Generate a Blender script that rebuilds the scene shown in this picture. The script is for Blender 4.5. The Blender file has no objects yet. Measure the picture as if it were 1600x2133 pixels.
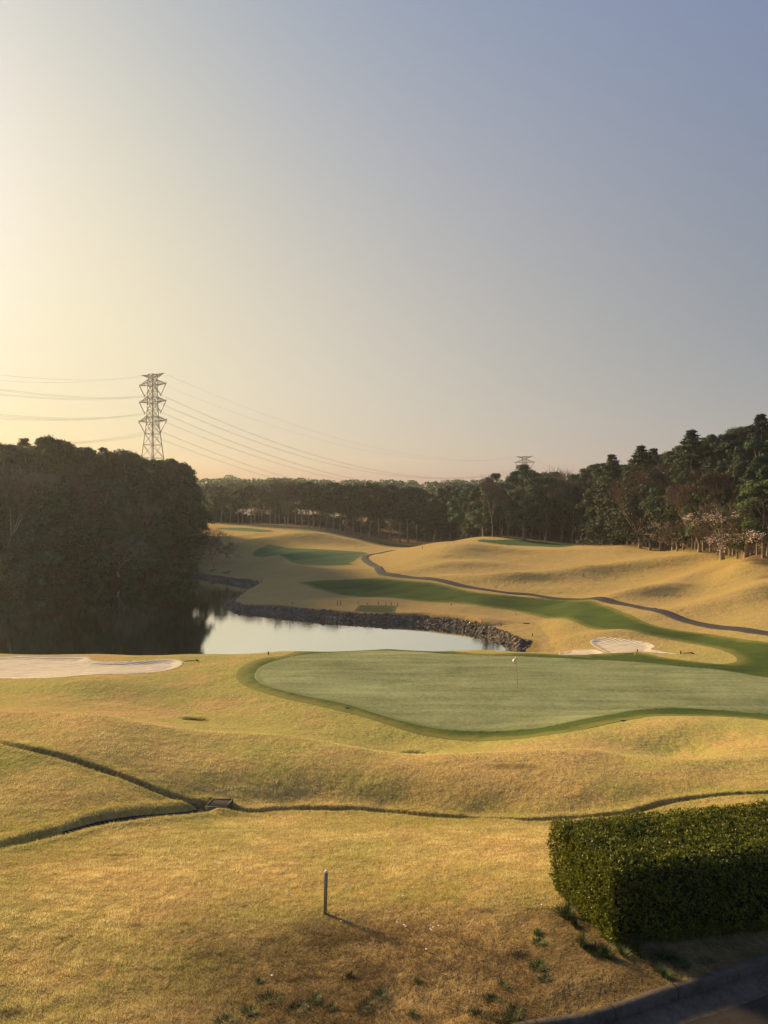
import bpy, math, random
import numpy as np
R = math.radians
C = bpy.context.scene.collection
sc = bpy.context.scene

# ------------------------------------------------------------------ camera
F = 1550.0; CX, CY = 800.0, 1066.5          # focal length and centre of the photograph, in its pixels
cd = bpy.data.cameras.new("camera"); cam = bpy.data.objects.new("camera", cd); C.objects.link(cam)
cam.rotation_euler = (R(90), 0, 0); cam.location = (0, 0, 0)
cd.sensor_fit = 'VERTICAL'; cd.sensor_height = 24.0; cd.lens = 24.0 * F / 2133.0
cd.clip_start = 0.1; cd.clip_end = 6000
sc.camera = cam

# ------------------------------------------------------------------ light
SUN_AZ, SUN_EL = -48.0, 18.0                # degrees: azimuth from the view axis (left is negative), elevation
sd_ = np.array([math.sin(R(SUN_AZ)) * math.cos(R(SUN_EL)), math.cos(R(SUN_AZ)) * math.cos(R(SUN_EL)), math.sin(R(SUN_EL))])
w = bpy.data.worlds.new("World"); sc.world = w; w.use_nodes = True
nt = w.node_tree; nt.nodes.clear()
def N(nt, t, **kw):
    n = nt.nodes.new(t)
    for k, v in kw.items():
        if k in ('operation', 'blend_type', 'data_type', 'noise_dimensions', 'sky_type', 'sun_disc', 'sun_elevation', 'sun_rotation',
                 'air_density', 'dust_density', 'ozone_density', 'altitude', 'attribute_name', 'feature', 'interpolation_type', 'distance', 'vector_type', 'distribution', 'attribute_type', 'wave_type', 'bands_direction'):
            setattr(n, k, v)
        else:
            n.inputs[k.replace('_', ' ')].default_value = v
    return n
def L(nt, a, b): nt.links.new(a, b)
def math_(nt, op, a, b=None, c=None):
    n = nt.nodes.new('ShaderNodeMath'); n.operation = op
    for i, v in enumerate((a, b, c)):
        if v is None: continue
        if isinstance(v, (int, float)): n.inputs[i].default_value = v
        else: L(nt, v, n.inputs[i])
    return n.outputs[0]
sky = N(nt, 'ShaderNodeTexSky', sky_type='NISHITA', sun_disc=False, sun_elevation=R(SUN_EL), sun_rotation=R(SUN_AZ),
        air_density=1.0, dust_density=1.0, ozone_density=1.0)
SKY_STRENGTH = 0.05
# bright evening haze over the Nishita sky: glow round the sun and a pale band above the horizon
tc = N(nt, 'ShaderNodeTexCoord')
dot = nt.nodes.new('ShaderNodeVectorMath'); dot.operation = 'DOT_PRODUCT'
L(nt, tc.outputs['Generated'], dot.inputs[0]); dot.inputs[1].default_value = tuple(sd_)
ang = math_(nt, 'ARCCOSINE', math_(nt, 'MINIMUM', dot.outputs['Value'], 0.99999))
sep = N(nt, 'ShaderNodeSeparateXYZ'); L(nt, tc.outputs['Generated'], sep.inputs[0])
zz = math_(nt, 'MAXIMUM', sep.outputs[2], 0.0)
expo = lambda v: math_(nt, 'POWER', math.e, v)
g1 = expo(math_(nt, 'MULTIPLY', ang, -1.5)); g2 = expo(math_(nt, 'MULTIPLY', ang, -4.5)); g3 = expo(math_(nt, 'MULTIPLY', math_(nt, 'MULTIPLY', ang, ang), -5.0))
h1 = expo(math_(nt, 'MULTIPLY', zz, -3.0)); h2 = expo(math_(nt, 'MULTIPLY', zz, -8.0)); gh = math_(nt, 'MULTIPLY', g1, h1); gh2 = math_(nt, 'MULTIPLY', g1, h2); gh3 = math_(nt, 'MULTIPLY', g2, h1)
WORLD_FIT = [(0.0795, 0.0861, 0.2188), (-0.2843, -0.1294, -0.3611), (0.1203, -0.0331, 1.7786), (0.3011, 0.2225, -0.3372), (-0.4454, -0.3716, -0.5593), (0.4539, 0.348, 0.526), (3.5083, 2.0542, 0.6588), (-3.9068, -2.8331, -1.2195), (-6.9331, -4.4298, -2.4794)]
acc = nt.nodes.new('ShaderNodeVectorMath'); acc.operation = 'SCALE'; L(nt, sky.outputs[0], acc.inputs[0]); acc.inputs['Scale'].default_value = SKY_STRENGTH; acc = acc.outputs[0]
for col_, f in zip(WORLD_FIT, (None, g1, g2, g3, h1, h2, gh, gh2, gh3)):
    v = nt.nodes.new('ShaderNodeVectorMath'); v.operation = 'SCALE'; v.inputs[0].default_value = col_
    if f is None: v.inputs['Scale'].default_value = 1.0
    else: L(nt, f, v.inputs['Scale'])
    a = nt.nodes.new('ShaderNodeVectorMath'); a.operation = 'ADD'; L(nt, acc, a.inputs[0]); L(nt, v.outputs[0], a.inputs[1]); acc = a.outputs[0]
mx = nt.nodes.new('ShaderNodeVectorMath'); mx.operation = 'MAXIMUM'; L(nt, acc, mx.inputs[0]); mx.inputs[1].default_value = (.02, .02, .02)
bg2 = N(nt, 'ShaderNodeBackground'); bg2.inputs[1].default_value = 1.0; L(nt, mx.outputs[0], bg2.inputs[0])
ad = bg2
wo = N(nt, 'ShaderNodeOutputWorld'); L(nt, ad.outputs[0], wo.inputs[0])

sl = bpy.data.lights.new("sun", 'SUN'); sl.energy = 4.9; sl.angle = R(8.0); sl.color = (1.0, 0.72, 0.34)
so = bpy.data.objects.new("sun", sl); C.objects.link(so)
from mathutils import Vector
so.rotation_euler = Vector(tuple(sd_)).to_track_quat('Z', 'Y').to_euler(); so.location = (-60, 60, 60)
sc.view_settings.view_transform = 'Standard'; sc.view_settings.look = 'None'
sc.view_settings.exposure = 0.95; sc.view_settings.gamma = 1.0
sc.cycles.max_bounces = 6; sc.cycles.diffuse_bounces = 3; sc.cycles.transparent_max_bounces = 6
sc.cycles.volume_bounces = 0

# ------------------------------------------------------------------ helpers
def tag(o, label=None, cat=None, group=None, kind=None):
    if label: o['label'] = label
    if cat: o['category'] = cat
    if group: o['group'] = group
    if kind: o['kind'] = kind
    return o
def mesh_np(name, verts, faces, mats=None, smooth=False, attrs=None, mat_idx=None):
    """verts (n,3); faces (m,k) array, or list of such arrays with different k"""
    verts = np.asarray(verts, np.float32).reshape(-1, 3)
    fl = faces if isinstance(faces, list) else [faces]
    fl = [np.asarray(f, np.int32) for f in fl if len(f)]
    me = bpy.data.meshes.new(name)
    me.vertices.add(len(verts)); me.vertices.foreach_set('co', verts.ravel())
    nl = sum(f.size for f in fl); nf = sum(len(f) for f in fl)
    me.loops.add(nl); me.loops.foreach_set('vertex_index', np.concatenate([f.ravel() for f in fl]))
    me.polygons.add(nf)
    tot = np.concatenate([np.full(len(f), f.shape[1], np.int32) for f in fl])
    st = np.concatenate([[0], np.cumsum(tot)[:-1]]).astype(np.int32)
    me.polygons.foreach_set('loop_start', st)
    if smooth: me.polygons.foreach_set('use_smooth', np.ones(nf, bool))
    if attrs:
        for k, v in attrs.items():
            at = me.attributes.new(k, 'FLOAT', 'POINT'); at.data.foreach_set('value', np.asarray(v, np.float32))
    for m in (mats or []): me.materials.append(m)
    if mat_idx is not None: me.polygons.foreach_set('material_index', np.asarray(mat_idx, np.int32))
    me.update(calc_edges=True); me.validate()
    return me
def link(name, me, parent=None, loc=None):
    o = bpy.data.objects.new(name, me); C.objects.link(o)
    if parent: o.parent = parent
    if loc is not None: o.location = loc
    return o
def empty(name, loc=(0, 0, 0), rz=0):
    o = bpy.data.objects.new(name, None); C.objects.link(o); o.location = loc; o.rotation_euler = (0, 0, rz); o.empty_display_size = .3
    return o

# ------------------------------------------------------------------ terrain: control points (px, py, distance) read off the photograph
def Z(py, D): return -(py - CY) * D / F
W_Z = -14.5
cp = []
def col(px, *pts):
    for p in pts:
        py, D = p
        cp.append((px, D, Z(py, D)))
def colz(px, *pts):
    for D, z in pts: cp.append((px, D, z))
for q in (-150, 0):
    col(q, (2133, 10.6), (1903, 13.7), (1830, 15.6), (1780, 17.3), (1757, 18.4), (1700, 20.5), (1620, 23), (1560, 25.3), (1546, 26.4), (1520, 28.5), (1488, 31.3), (1477, 34.5), (1470, 38), (1440, 46), (1418, 51), (1400, 55), (1367, 62), (1361, 64.2))
col(200, (2133, 10.6), (1903, 13.8), (1800, 16.9), (1730, 19.3), (1712, 20.1), (1690, 20.75), (1650, 21.9), (1622, 23.1), (1605, 24.3), (1580, 25.1), (1530, 27.4), (1499, 29.8), (1494, 34.5), (1485, 40), (1450, 44.8), (1418, 47.6), (1405, 51), (1377, 60), (1367, 62), (1362, 64.5))
col(400, (2133, 10.6), (1903, 13.9), (1800, 16.9), (1740, 19.3), (1702, 21.4), (1687, 22.2), (1673, 23.2), (1640, 24.0), (1600, 25.4), (1560, 27.5), (1527, 30.1), (1520, 35.3), (1500, 40.8), (1470, 45.5), (1430, 50.5), (1400, 55.5), (1375, 61), (1362, 64.5))
col(600, (2133, 10.6), (1903, 14), (1800, 16.9), (1740, 19.5), (1712, 21.6), (1693, 22.9), (1682, 24.1), (1640, 25.0), (1600, 26.2), (1560, 28.2), (1538, 30.1), (1532, 35.3), (1518, 39.5), (1480, 44), (1455, 47.2), (1420, 51.5), (1380, 58.5), (1360, 63), (1355, 65))
col(800, (2133, 10.6), (1903, 14), (1800, 17), (1740, 19.8), (1714, 21.8), (1698, 22.9), (1687, 24.2), (1640, 25.2), (1600, 26.6), (1574, 28.5), (1571, 34.2), (1560, 37.5), (1535, 39.5), (1500, 42.5), (1450, 48.1), (1400, 55.3), (1357, 63.5), (1352, 65.5))
col(1000, (2133, 10.6), (1903, 13.7), (1800, 16.6), (1750, 19), (1720, 21.3), (1707, 22.4), (1698, 23.6), (1650, 24.6), (1610, 26.0), (1577, 28.3), (1567, 34.2), (1545, 38.5), (1500, 42.5), (1450, 48.1), (1400, 55.3), (1363, 62.2), (1353, 66))
col(1200, (2133, 10.4), (2000, 12), (1903, 13.6), (1800, 16.3), (1740, 19.5), (1712, 21.8), (1702, 23.0), (1650, 24.3), (1600, 26.4), (1568, 28.8), (1562, 33.5), (1530, 36.6), (1503, 41), (1487, 44), (1450, 48.1), (1400, 55.3), (1371, 60.6), (1358, 65))
col(1400, (2133, 10.4), (2000, 12), (1903, 13.6), (1800, 16.2), (1720, 20), (1683, 22.9), (1672, 23.7), (1640, 24.9), (1600, 26.8), (1588, 28.5), (1586, 31.8), (1570, 34.5), (1530, 36.2), (1497, 39.2), (1484, 43.8), (1450, 48.1), (1400, 55.5), (1386, 57.8), (1374, 62))
for q in (1600, 1750):
    col(q, (2133, 10.4), (2000, 12), (1903, 13.6), (1800, 16.1), (1720, 19.5), (1668, 22.5), (1656, 23.4), (1640, 24.4), (1620, 26), (1585, 29), (1560, 31.5), (1530, 34.5), (1507, 38), (1497, 41.5), (1489, 43.6), (1450, 48.1), (1411, 53.7), (1398, 57), (1350, 66))
# pond near bank (hidden behind the rise) and pond bed level
for q in (-150, 0, 200, 400, 600, 800, 1000): colz(q, (69, -13.6), (73, -14.9), (78, -15.2))
for q in (-150, 0, 200, 400): colz(q, (90, -15.3), (110, -15.3))
for q in (600, 800, 1000): colz(q, (88, -15.0))
# beyond the water
col(1100, (1348, 80), (1315, 88), (1290, 96), (1262, 106), (1242, 112), (1236, 115), (1210, 126), (1180, 143), (1150, 165), (1135, 183), (1127, 200), (1119, 212))
col(1200, (1364, 66), (1352, 73), (1320, 82.5), (1290, 93), (1262, 103), (1250, 107), (1215, 120), (1188, 134), (1165, 150), (1142, 172), (1132, 190), (1130, 200))
col(1300, (1372, 62.5), (1350, 70), (1327, 76), (1300, 84), (1265, 96), (1256, 99), (1238, 108), (1215, 120), (1188, 133), (1165, 146), (1150, 156), (1140, 164), (1133, 180))
col(1400, (1366, 64), (1338, 73), (1305, 82.5), (1285, 89), (1262, 97), (1235, 107), (1212, 117), (1190, 126), (1170, 137), (1152, 147), (1146, 160))
col(1500, (1393, 57), (1375, 62.5), (1340, 71), (1306, 80), (1285, 86), (1270, 90), (1240, 101), (1212, 112), (1190, 119), (1170, 125), (1152, 133))
for q in (1600, 1750):
    col(q, (1350, 66), (1318, 73), (1295, 78), (1280, 82), (1245, 92), (1212, 101), (1187, 107), (1165, 112), (1135, 122))
col(1000, (1300, 89), (1280, 98), (1262, 104), (1240, 111), (1229, 116), (1215, 124), (1190, 136), (1160, 153), (1135, 172), (1122, 188), (1118, 197), (1120, 207), (1117, 220))
col(900, (1287, 94), (1265, 104), (1250, 110), (1212, 124), (1207, 127), (1190, 136), (1165, 150), (1145, 165), (1132, 178))
colz(900, (195, -8.9), (220, -10.2), (250, -10.0))
col(800, (1275, 100.5), (1262, 106), (1250, 111), (1225, 124), (1205, 135), (1197, 139), (1178, 152), (1163, 165), (1153, 178), (1145, 195))
colz(800, (215, -10.4), (262, -9.4))
col(700, (1268, 104), (1250, 112), (1225, 126), (1205, 140), (1178, 157), (1160, 170), (1147, 182), (1135, 195), (1122, 213), (1113, 235), (1105, 260))
col(600, (1262, 107.5), (1240, 119), (1215, 134), (1200, 143), (1180, 156), (1165, 170), (1150, 182), (1140, 192), (1125, 205), (1113, 218), (1106, 228), (1100, 240), (1093, 262))
col(500, (1258, 112), (1203, 157), (1185, 168), (1165, 182), (1150, 193), (1135, 203), (1120, 215), (1110, 228), (1100, 243), (1091, 265))
col(400, (1197, 165), (1180, 174), (1160, 184), (1140, 197), (1120, 212), (1105, 230), (1095, 250), (1089, 270))
for q, s in ((-150, 128), (0, 131), (200, 144), (300, 152)):
    colz(q, (s + 3, -13.2), (s + 15, -9), (s + 35, -4), (s + 70, -2), (s + 110, -3))
for q in (-500, -900): colz(q, (10, -8), (20, -8.4), (40, -10), (60, -11.5), (75, -14.9), (110, -15.2), (135, -12), (170, -6), (240, -3))
for q in (2050, 2500): colz(q, (10, -7.2), (20, -8.4), (40, -11), (60, -12), (80, -11), (105, -7), (125, -4), (160, 0), (240, 2))
for q, s in ((1600, 0), (1750, 0)): colz(q, (140, -2.5), (170, 1.5), (210, 3), (260, 3))
colz(1500, (155, -4.5), (185, -0.5), (240, 1)); colz(1400, (180, -4.5), (210, -1.5), (260, 0)); colz(1300, (205, -5), (240, -2))
colz(1200, (225, -6), (260, -5)); colz(1100, (240, -6.5)); colz(1000, (260, -6))
for q in (-900, -400, 0, 400, 700, 1000, 1300, 1700, 2300): colz(q, (330, -3.5 if q < 1100 else -1), (500, -3), (1500, -3))
cp = np.array(cp)
KV = 7.0
def feat(px, D): return np.stack([px / 200.0, KV * np.log(D)], -1)
Pf = feat(cp[:, 0], cp[:, 1]); Pv = cp[:, 2] / cp[:, 1] * 100
def kern(r2): return 0.5 * r2 * np.log(np.maximum(r2, 1e-12))
def fit(Pf, Pv, lam):
    n = len(Pf); d2 = ((Pf[:, None] - Pf[None]) ** 2).sum(-1); K = kern(d2) + lam * np.eye(n)
    A = np.zeros((n + 3, n + 3)); A[:n, :n] = K; A[:n, n] = 1; A[:n, n + 1:] = Pf; A[n, :n] = 1; A[n + 1:, :n] = Pf.T
    return np.linalg.solve(A, np.concatenate([Pv, [0, 0, 0]]))
COEF = fit(Pf, Pv, 0.02)
def zbase(x, y):
    x = np.asarray(x, float); y = np.asarray(y, float); shp = x.shape; x = x.ravel(); y = y.ravel()
    D = np.clip(y, 9.5, 1500); px = np.clip(CX + F * x / D, -900, 2500)
    out = np.empty(len(x)); n = len(Pf)
    for a in range(0, len(x), 40000):
        q = feat(px[a:a + 40000], D[a:a + 40000]).astype(np.float32)
        d2 = (q[:, :1] - Pf[None, :, 0].astype(np.float32)) ** 2 + (q[:, 1:] - Pf[None, :, 1].astype(np.float32)) ** 2
        out[a:a + 40000] = kern(d2).astype(np.float64) @ COEF[:n] + COEF[n] + q @ COEF[n + 1:]
    return (out * D / 100).reshape(shp)
def pix(px, py, dmin=9.5, dmax=400.0):
    """where the sight line of a pixel first meets the base ground"""
    D = np.exp(np.linspace(math.log(dmin), math.log(dmax), 700)); x = (px - CX) / F * D
    g = zbase(x, D) - Z(py, D)                       # ground minus ray
    k = np.argmax(g >= 0) if (g >= 0).any() else int(np.argmax(g))
    if k > 0 and g[k] >= 0 and g[k - 1] < 0:
        t = g[k - 1] / (g[k - 1] - g[k]); d = D[k - 1] * (1 - t) + D[k] * t
    else: d = D[k]
    return ((px - CX) / F * d, d)
def ppoly(pts, dmin=9.5, dmax=400.0): return np.array([pix(a, b, dmin, dmax) for a, b in pts])
def catmull(P, n=6, closed=True):
    P = np.asarray(P, float); m = len(P); out = []
    for i in range(m if closed else m - 1):
        if closed: p0, p1, p2, p3 = P[i - 1], P[i], P[(i + 1) % m], P[(i + 2) % m]
        else: p0, p1, p2, p3 = P[max(i - 1, 0)], P[i], P[i + 1], P[min(i + 2, m - 1)]
        for t in np.linspace(0, 1, n, endpoint=False):
            out.append(.5 * ((2 * p1) + (-p0 + p2) * t + (2 * p0 - 5 * p1 + 4 * p2 - p3) * t * t + (-p0 + 3 * p1 - 3 * p2 + p3) * t ** 3))
    if not closed: out.append(P[-1])
    return np.array(out)
def seg_near(x, y, P, closed=True):
    """distance, nearest point and side-free info to polyline P"""
    best = np.full(len(x), 1e18); bx = np.zeros(len(x)); by = np.zeros(len(x)); m = len(P)
    for i in range(m if closed else m - 1):
        a = P[i]; b = P[(i + 1) % m]; d = b - a; l2 = max(d @ d, 1e-12)
        t = np.clip(((x - a[0]) * d[0] + (y - a[1]) * d[1]) / l2, 0, 1)
        qx = a[0] + t * d[0]; qy = a[1] + t * d[1]; dd = (x - qx) ** 2 + (y - qy) ** 2
        k = dd < best; best[k] = dd[k]; bx[k] = qx[k]; by[k] = qy[k]
    return np.sqrt(best), bx, by
def inside(x, y, P):
    c = np.zeros(len(x), bool); m = len(P)
    for i in range(m):
        a = P[i]; b = P[(i + 1) % m]
        if a[1] == b[1]: continue
        k = ((a[1] > y) != (b[1] > y)) & (x < (b[0] - a[0]) * (y - a[1]) / (b[1] - a[1]) + a[0])
        c ^= k
    return c
def sdist(x, y, P, margin=25.0):
    """signed distance, positive inside; exact near the polygon only"""
    x = np.asarray(x, float).ravel(); y = np.asarray(y, float).ravel()
    lo = P.min(0) - margin; hi = P.max(0) + margin
    s = np.full(len(x), -float(margin)); bx = x.copy(); by = y.copy()
    k = np.where((x > lo[0]) & (x < hi[0]) & (y > lo[1]) & (y < hi[1]))[0]
    if len(k):
        d, qx, qy = seg_near(x[k], y[k], P); ins = inside(x[k], y[k], P)
        s[k] = np.where(ins, d, -d); bx[k] = qx; by[k] = qy
    return s, bx, by
def smooth(t): t = np.clip(t, 0, 1); return t * t * (3 - 2 * t)
# ------------------------------------------------------------------ outlines of the mown areas, sand, water and paths
def wpoly(pts):  # on the water plane
    return np.array([((a - CX) / F * (d := -W_Z * F / (b - CY)), d) for a, b in pts])
pond_vis = wpoly([(1094, 1352), (1086, 1351), (1067, 1348), (1030, 1331), (1000, 1321), (950, 1309), (900, 1303), (860, 1299), (781, 1296), (729, 1293), (650, 1287), (545, 1276), (492, 1272), (470, 1264), (474, 1256), (500, 1241), (525, 1226),
                  (517, 1220), (469, 1212), (420, 1204), (394, 1200), (300, 1206), (223, 1212), (157, 1220), (52, 1234), (0, 1239), (-150, 1248), (-420, 1262)])
pond_near = np.array([(-95, 84), (-62, 74), (-38, 70.5), (-30, 70), (-24, 70), (-16, 70.5), (-8, 69.5), (0, 69.5), (8, 70), (13, 71.5)])
POND = catmull(np.concatenate([pond_vis, pond_near]), 4)
GREEN = catmull(ppoly([(530, 1408), (540, 1392), (570, 1378), (620, 1367), (680, 1360), (750, 1357), (830, 1357), (920, 1361), (1000, 1365), (1100, 1369), (1200, 1373), (1300, 1378), (1400, 1386), (1500, 1396), (1600, 1411), (1680, 1428), (1720, 1450), (1680, 1478), (1600, 1487),
    (1500, 1481), (1430, 1477), (1375, 1477), (1300, 1484), (1225, 1499), (1150, 1513), (1080, 1521), (1000, 1525), (930, 1522), (870, 1511), (820, 1498), (770, 1483), (720, 1468), (660, 1455), (600, 1442), (560, 1430), (538, 1420)], 38, 66), 5)
COLLAR = catmull(ppoly([(490, 1408), (505, 1388), (550, 1370), (610, 1359), (680, 1354), (760, 1352), (850, 1353), (950, 1357), (1100, 1361), (1200, 1365), (1280, 1361), (1330, 1360), (1390, 1371), (1446, 1378), (1500, 1383), (1530, 1379), (1534, 1372), (1520, 1362), (1487, 1351), (1412, 1335), (1319, 1322), (1225, 1312), (1150, 1292), (1075, 1272), (1000, 1262), (887, 1254), (775, 1247), (719, 1242), (681, 1234), (644, 1224), (619, 1217),
    (662, 1209), (737, 1204.5), (812, 1207), (887, 1213), (944, 1223), (1000, 1235), (1094, 1243), (1187, 1250), (1262, 1262), (1300, 1277), (1337, 1294), (1375, 1306), (1450, 1318), (1525, 1328), (1600, 1338), (1800, 1370), (1850, 1430), (1800, 1520), (1600, 1501),
    (1500, 1493), (1380, 1490), (1320, 1497), (1250, 1511), (1180, 1525), (1100, 1537), (1030, 1543), (950, 1542), (880, 1532), (830, 1518), (780, 1501), (720, 1484), (660, 1470), (600, 1457), (540, 1440), (503, 1424)], 35, 200), 4)
FAIR2 = catmull(ppoly([(524, 1155), (542, 1146), (569, 1141), (625, 1142), (700, 1146), (756, 1151), (766, 1154), (749, 1161), (730, 1170), (737, 1174), (700, 1177), (644, 1177), (610, 1174), (595, 1167), (569, 1164), (539, 1161)], 110), 5)
FAIR3 = catmull(ppoly([(450, 1100), (494, 1099), (550, 1102), (570, 1105), (561, 1109), (524, 1106.5), (475, 1104)], 150), 5)
TEE = catmull(ppoly([(997, 1123.6), (1040, 1124), (1100, 1127), (1140, 1130), (1194, 1136), (1176, 1140), (1120, 1138), (1040, 1135), (1002, 1133.6)], 120), 5)
MATP = ppoly([(749, 1263), (790, 1262.5), (826, 1263), (824, 1272), (821, 1280), (780, 1278.5), (737, 1276)], 90)
BUNK_R = catmull(ppoly([(1229, 1340), (1244, 1334.5), (1274, 1332), (1319, 1334.5), (1352, 1340), (1366, 1347), (1358, 1353), (1385, 1358), (1416, 1363), (1380, 1361), (1335, 1359), (1300, 1361), (1268, 1360), (1252, 1354), (1240, 1347)], 60, 90), 5)
BUNK_R2 = catmull(ppoly([(1163, 1362), (1180, 1358), (1210, 1354.5), (1238, 1352.5), (1250, 1356), (1258, 1361), (1225, 1364), (1190, 1364)], 60, 90), 5)
BUNK_L = catmull(ppoly([(-120, 1369), (0, 1368), (75, 1368), (176, 1368), (187, 1373), (202, 1378), (244, 1379.5), (300, 1377), (337, 1374), (367, 1375), (381, 1381), (371, 1390), (337, 1399), (300, 1403), (244, 1404), (169, 1407), (112, 1412), (49, 1414), (0, 1413), (-120, 1411)], 45, 66), 5)
PATH = catmull(ppoly([(820, 1147), (775, 1155.5), (763, 1159), (760, 1164), (771, 1173), (786, 1183), (792, 1192), (805, 1199), (850, 1203), (925, 1213), (1000, 1227), (1056, 1235), (1101, 1238), (1150, 1245.6), (1206, 1250), (1300, 1257), (1337, 1266), (1375, 1279), (1431, 1294), (1487, 1305), (1600, 1320), (1750, 1345), (1900, 1372)], 60), 6, False)
KERB = catmull(ppoly([(960, 2175), (1067, 2133), (1210, 2099), (1292, 2076), (1375, 2050), (1450, 2031), (1525, 2007), (1600, 1982), (1750, 1930), (2000, 1870)], 9.0, 30), 5, False)
DITCH = [catmull(ppoly(p, 15, 34), 6, False) for p in (
    [(-90, 1524), (0, 1547), (60, 1561), (130, 1578), (220, 1607), (300, 1637), (360, 1660), (412, 1675), (440, 1680)],
    [(-60, 1775), (60, 1748), (140, 1728), (200, 1711), (260, 1700), (330, 1691), (400, 1685), (440, 1681)],
    [(472, 1684), (530, 1690), (600, 1687), (700, 1688), (800, 1693), (900, 1699), (1000, 1705), (1100, 1709), (1200, 1706), (1290, 1697), (1350, 1685), (1400, 1674), (1470, 1662), (1540, 1656), (1600, 1655), (1700, 1650), (1850, 1644), (2000, 1640)])]
HOLES = [pix(408, 1498, 30, 60) + (1.0,), pix(863, 1567, 33.5, 60) + (0.8,)]
GRATE = pix(457, 1679, 20, 26)
SPOTS = [pix(a, b, 9.6, 30) + (rx_, ry_) for a, b, rx_, ry_ in ((130, 1957, .12, .06), (148, 1950, .05, .04), (115, 1822, .05, .04), (345, 1794, .05, .04), (250, 1783, .45, .06), (290, 1930, .14, .06), (385, 1925, .12, .06), (440, 1992, .35, .14), (505, 1888, .10, .05), (560, 1960, .3, .10), (880, 2000, .3, .14), (1110, 1905, .35, .25), (1000, 1900, .40, .20), (930, 1950, .35, .12), (760, 2030, .3, .1), (1065, 1596, .9, .35), (20, 2110, .2, .1), (640, 2010, .25, .08))]
RIDGE = [catmull(ppoly(p, 26, 33), 5, False) for p in ([(-80, 1487), (0, 1489), (120, 1492), (250, 1505), (400, 1529), (520, 1536), (640, 1546), (740, 1566)], [(930, 1578), (1010, 1577), (1100, 1571), (1200, 1570), (1300, 1577), (1400, 1590), (1520, 1588), (1650, 1584)])]
# low mounds and ridges laid over the base ground: x, y, length, width, direction (deg), height
MOUNDS = []
def mound(px, py, L_, W_, ang_, h, dmin=90): x, y = pix(px, py, dmin); MOUNDS.append((x, y, L_, W_, R(ang_), h * 1.45))
for m in ((1200, 1196, 14, 4.0, 10, .75), (1330, 1180, 12, 4.5, 25, .8), (1100, 1212, 9, 3.5, 5, .5), (1440, 1212, 12, 3.5, 38, .8), (1330, 1240, 12, 3.0, 20, .6), (1540, 1195, 8, 3.5, 50, .7), (1500, 1255, 12, 3.5, 25, .6),
          (1080, 1150, 18, 7, 0, .5), (950, 1150, 14, 6, 60, .6), (930, 1180, 12, 4, 20, .45), (1420, 1172, 8, 4, 30, .6), (1010, 1210, 12, 3, -15, .4), (1600, 1235, 8, 3, 30, .5),
          (680, 1128, 24, 6, -30, .9), (560, 1134, 20, 5, 5, .8), (480, 1126, 16, 6, 20, .7), (600, 1130, 14, 5, -15, .5), (460, 1150, 16, 5, 0, .6), (520, 1178, 14, 5, 12, .6), (650, 1192, 16, 5, -5, .5), (600, 1222, 12, 4, 10, .35), (560, 1240, 10, 3, 12, .3),
          (1180, 1305, 9, 3.0, 70, .5, 80), (1260, 1325, 6, 2.5, 0, .35, 70), (700, 1255, 10, 2.5, 5, .25)): mound(*m)
def noise2(x, y, s, seed=0):
    """smooth value noise"""
    r = np.random.RandomState(seed); T = r.rand(256, 256)
    u = x / s + 1000.5; v = y / s + 1000.5; i = np.floor(u).astype(int); j = np.floor(v).astype(int); fu = smooth(u - i); fv = smooth(v - j)
    g = lambda a, b: T[a % 256, b % 256]
    return ((g(i, j) * (1 - fu) + g(i + 1, j) * fu) * (1 - fv) + (g(i, j + 1) * (1 - fu) + g(i + 1, j + 1) * fu) * fv) * 2 - 1
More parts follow.
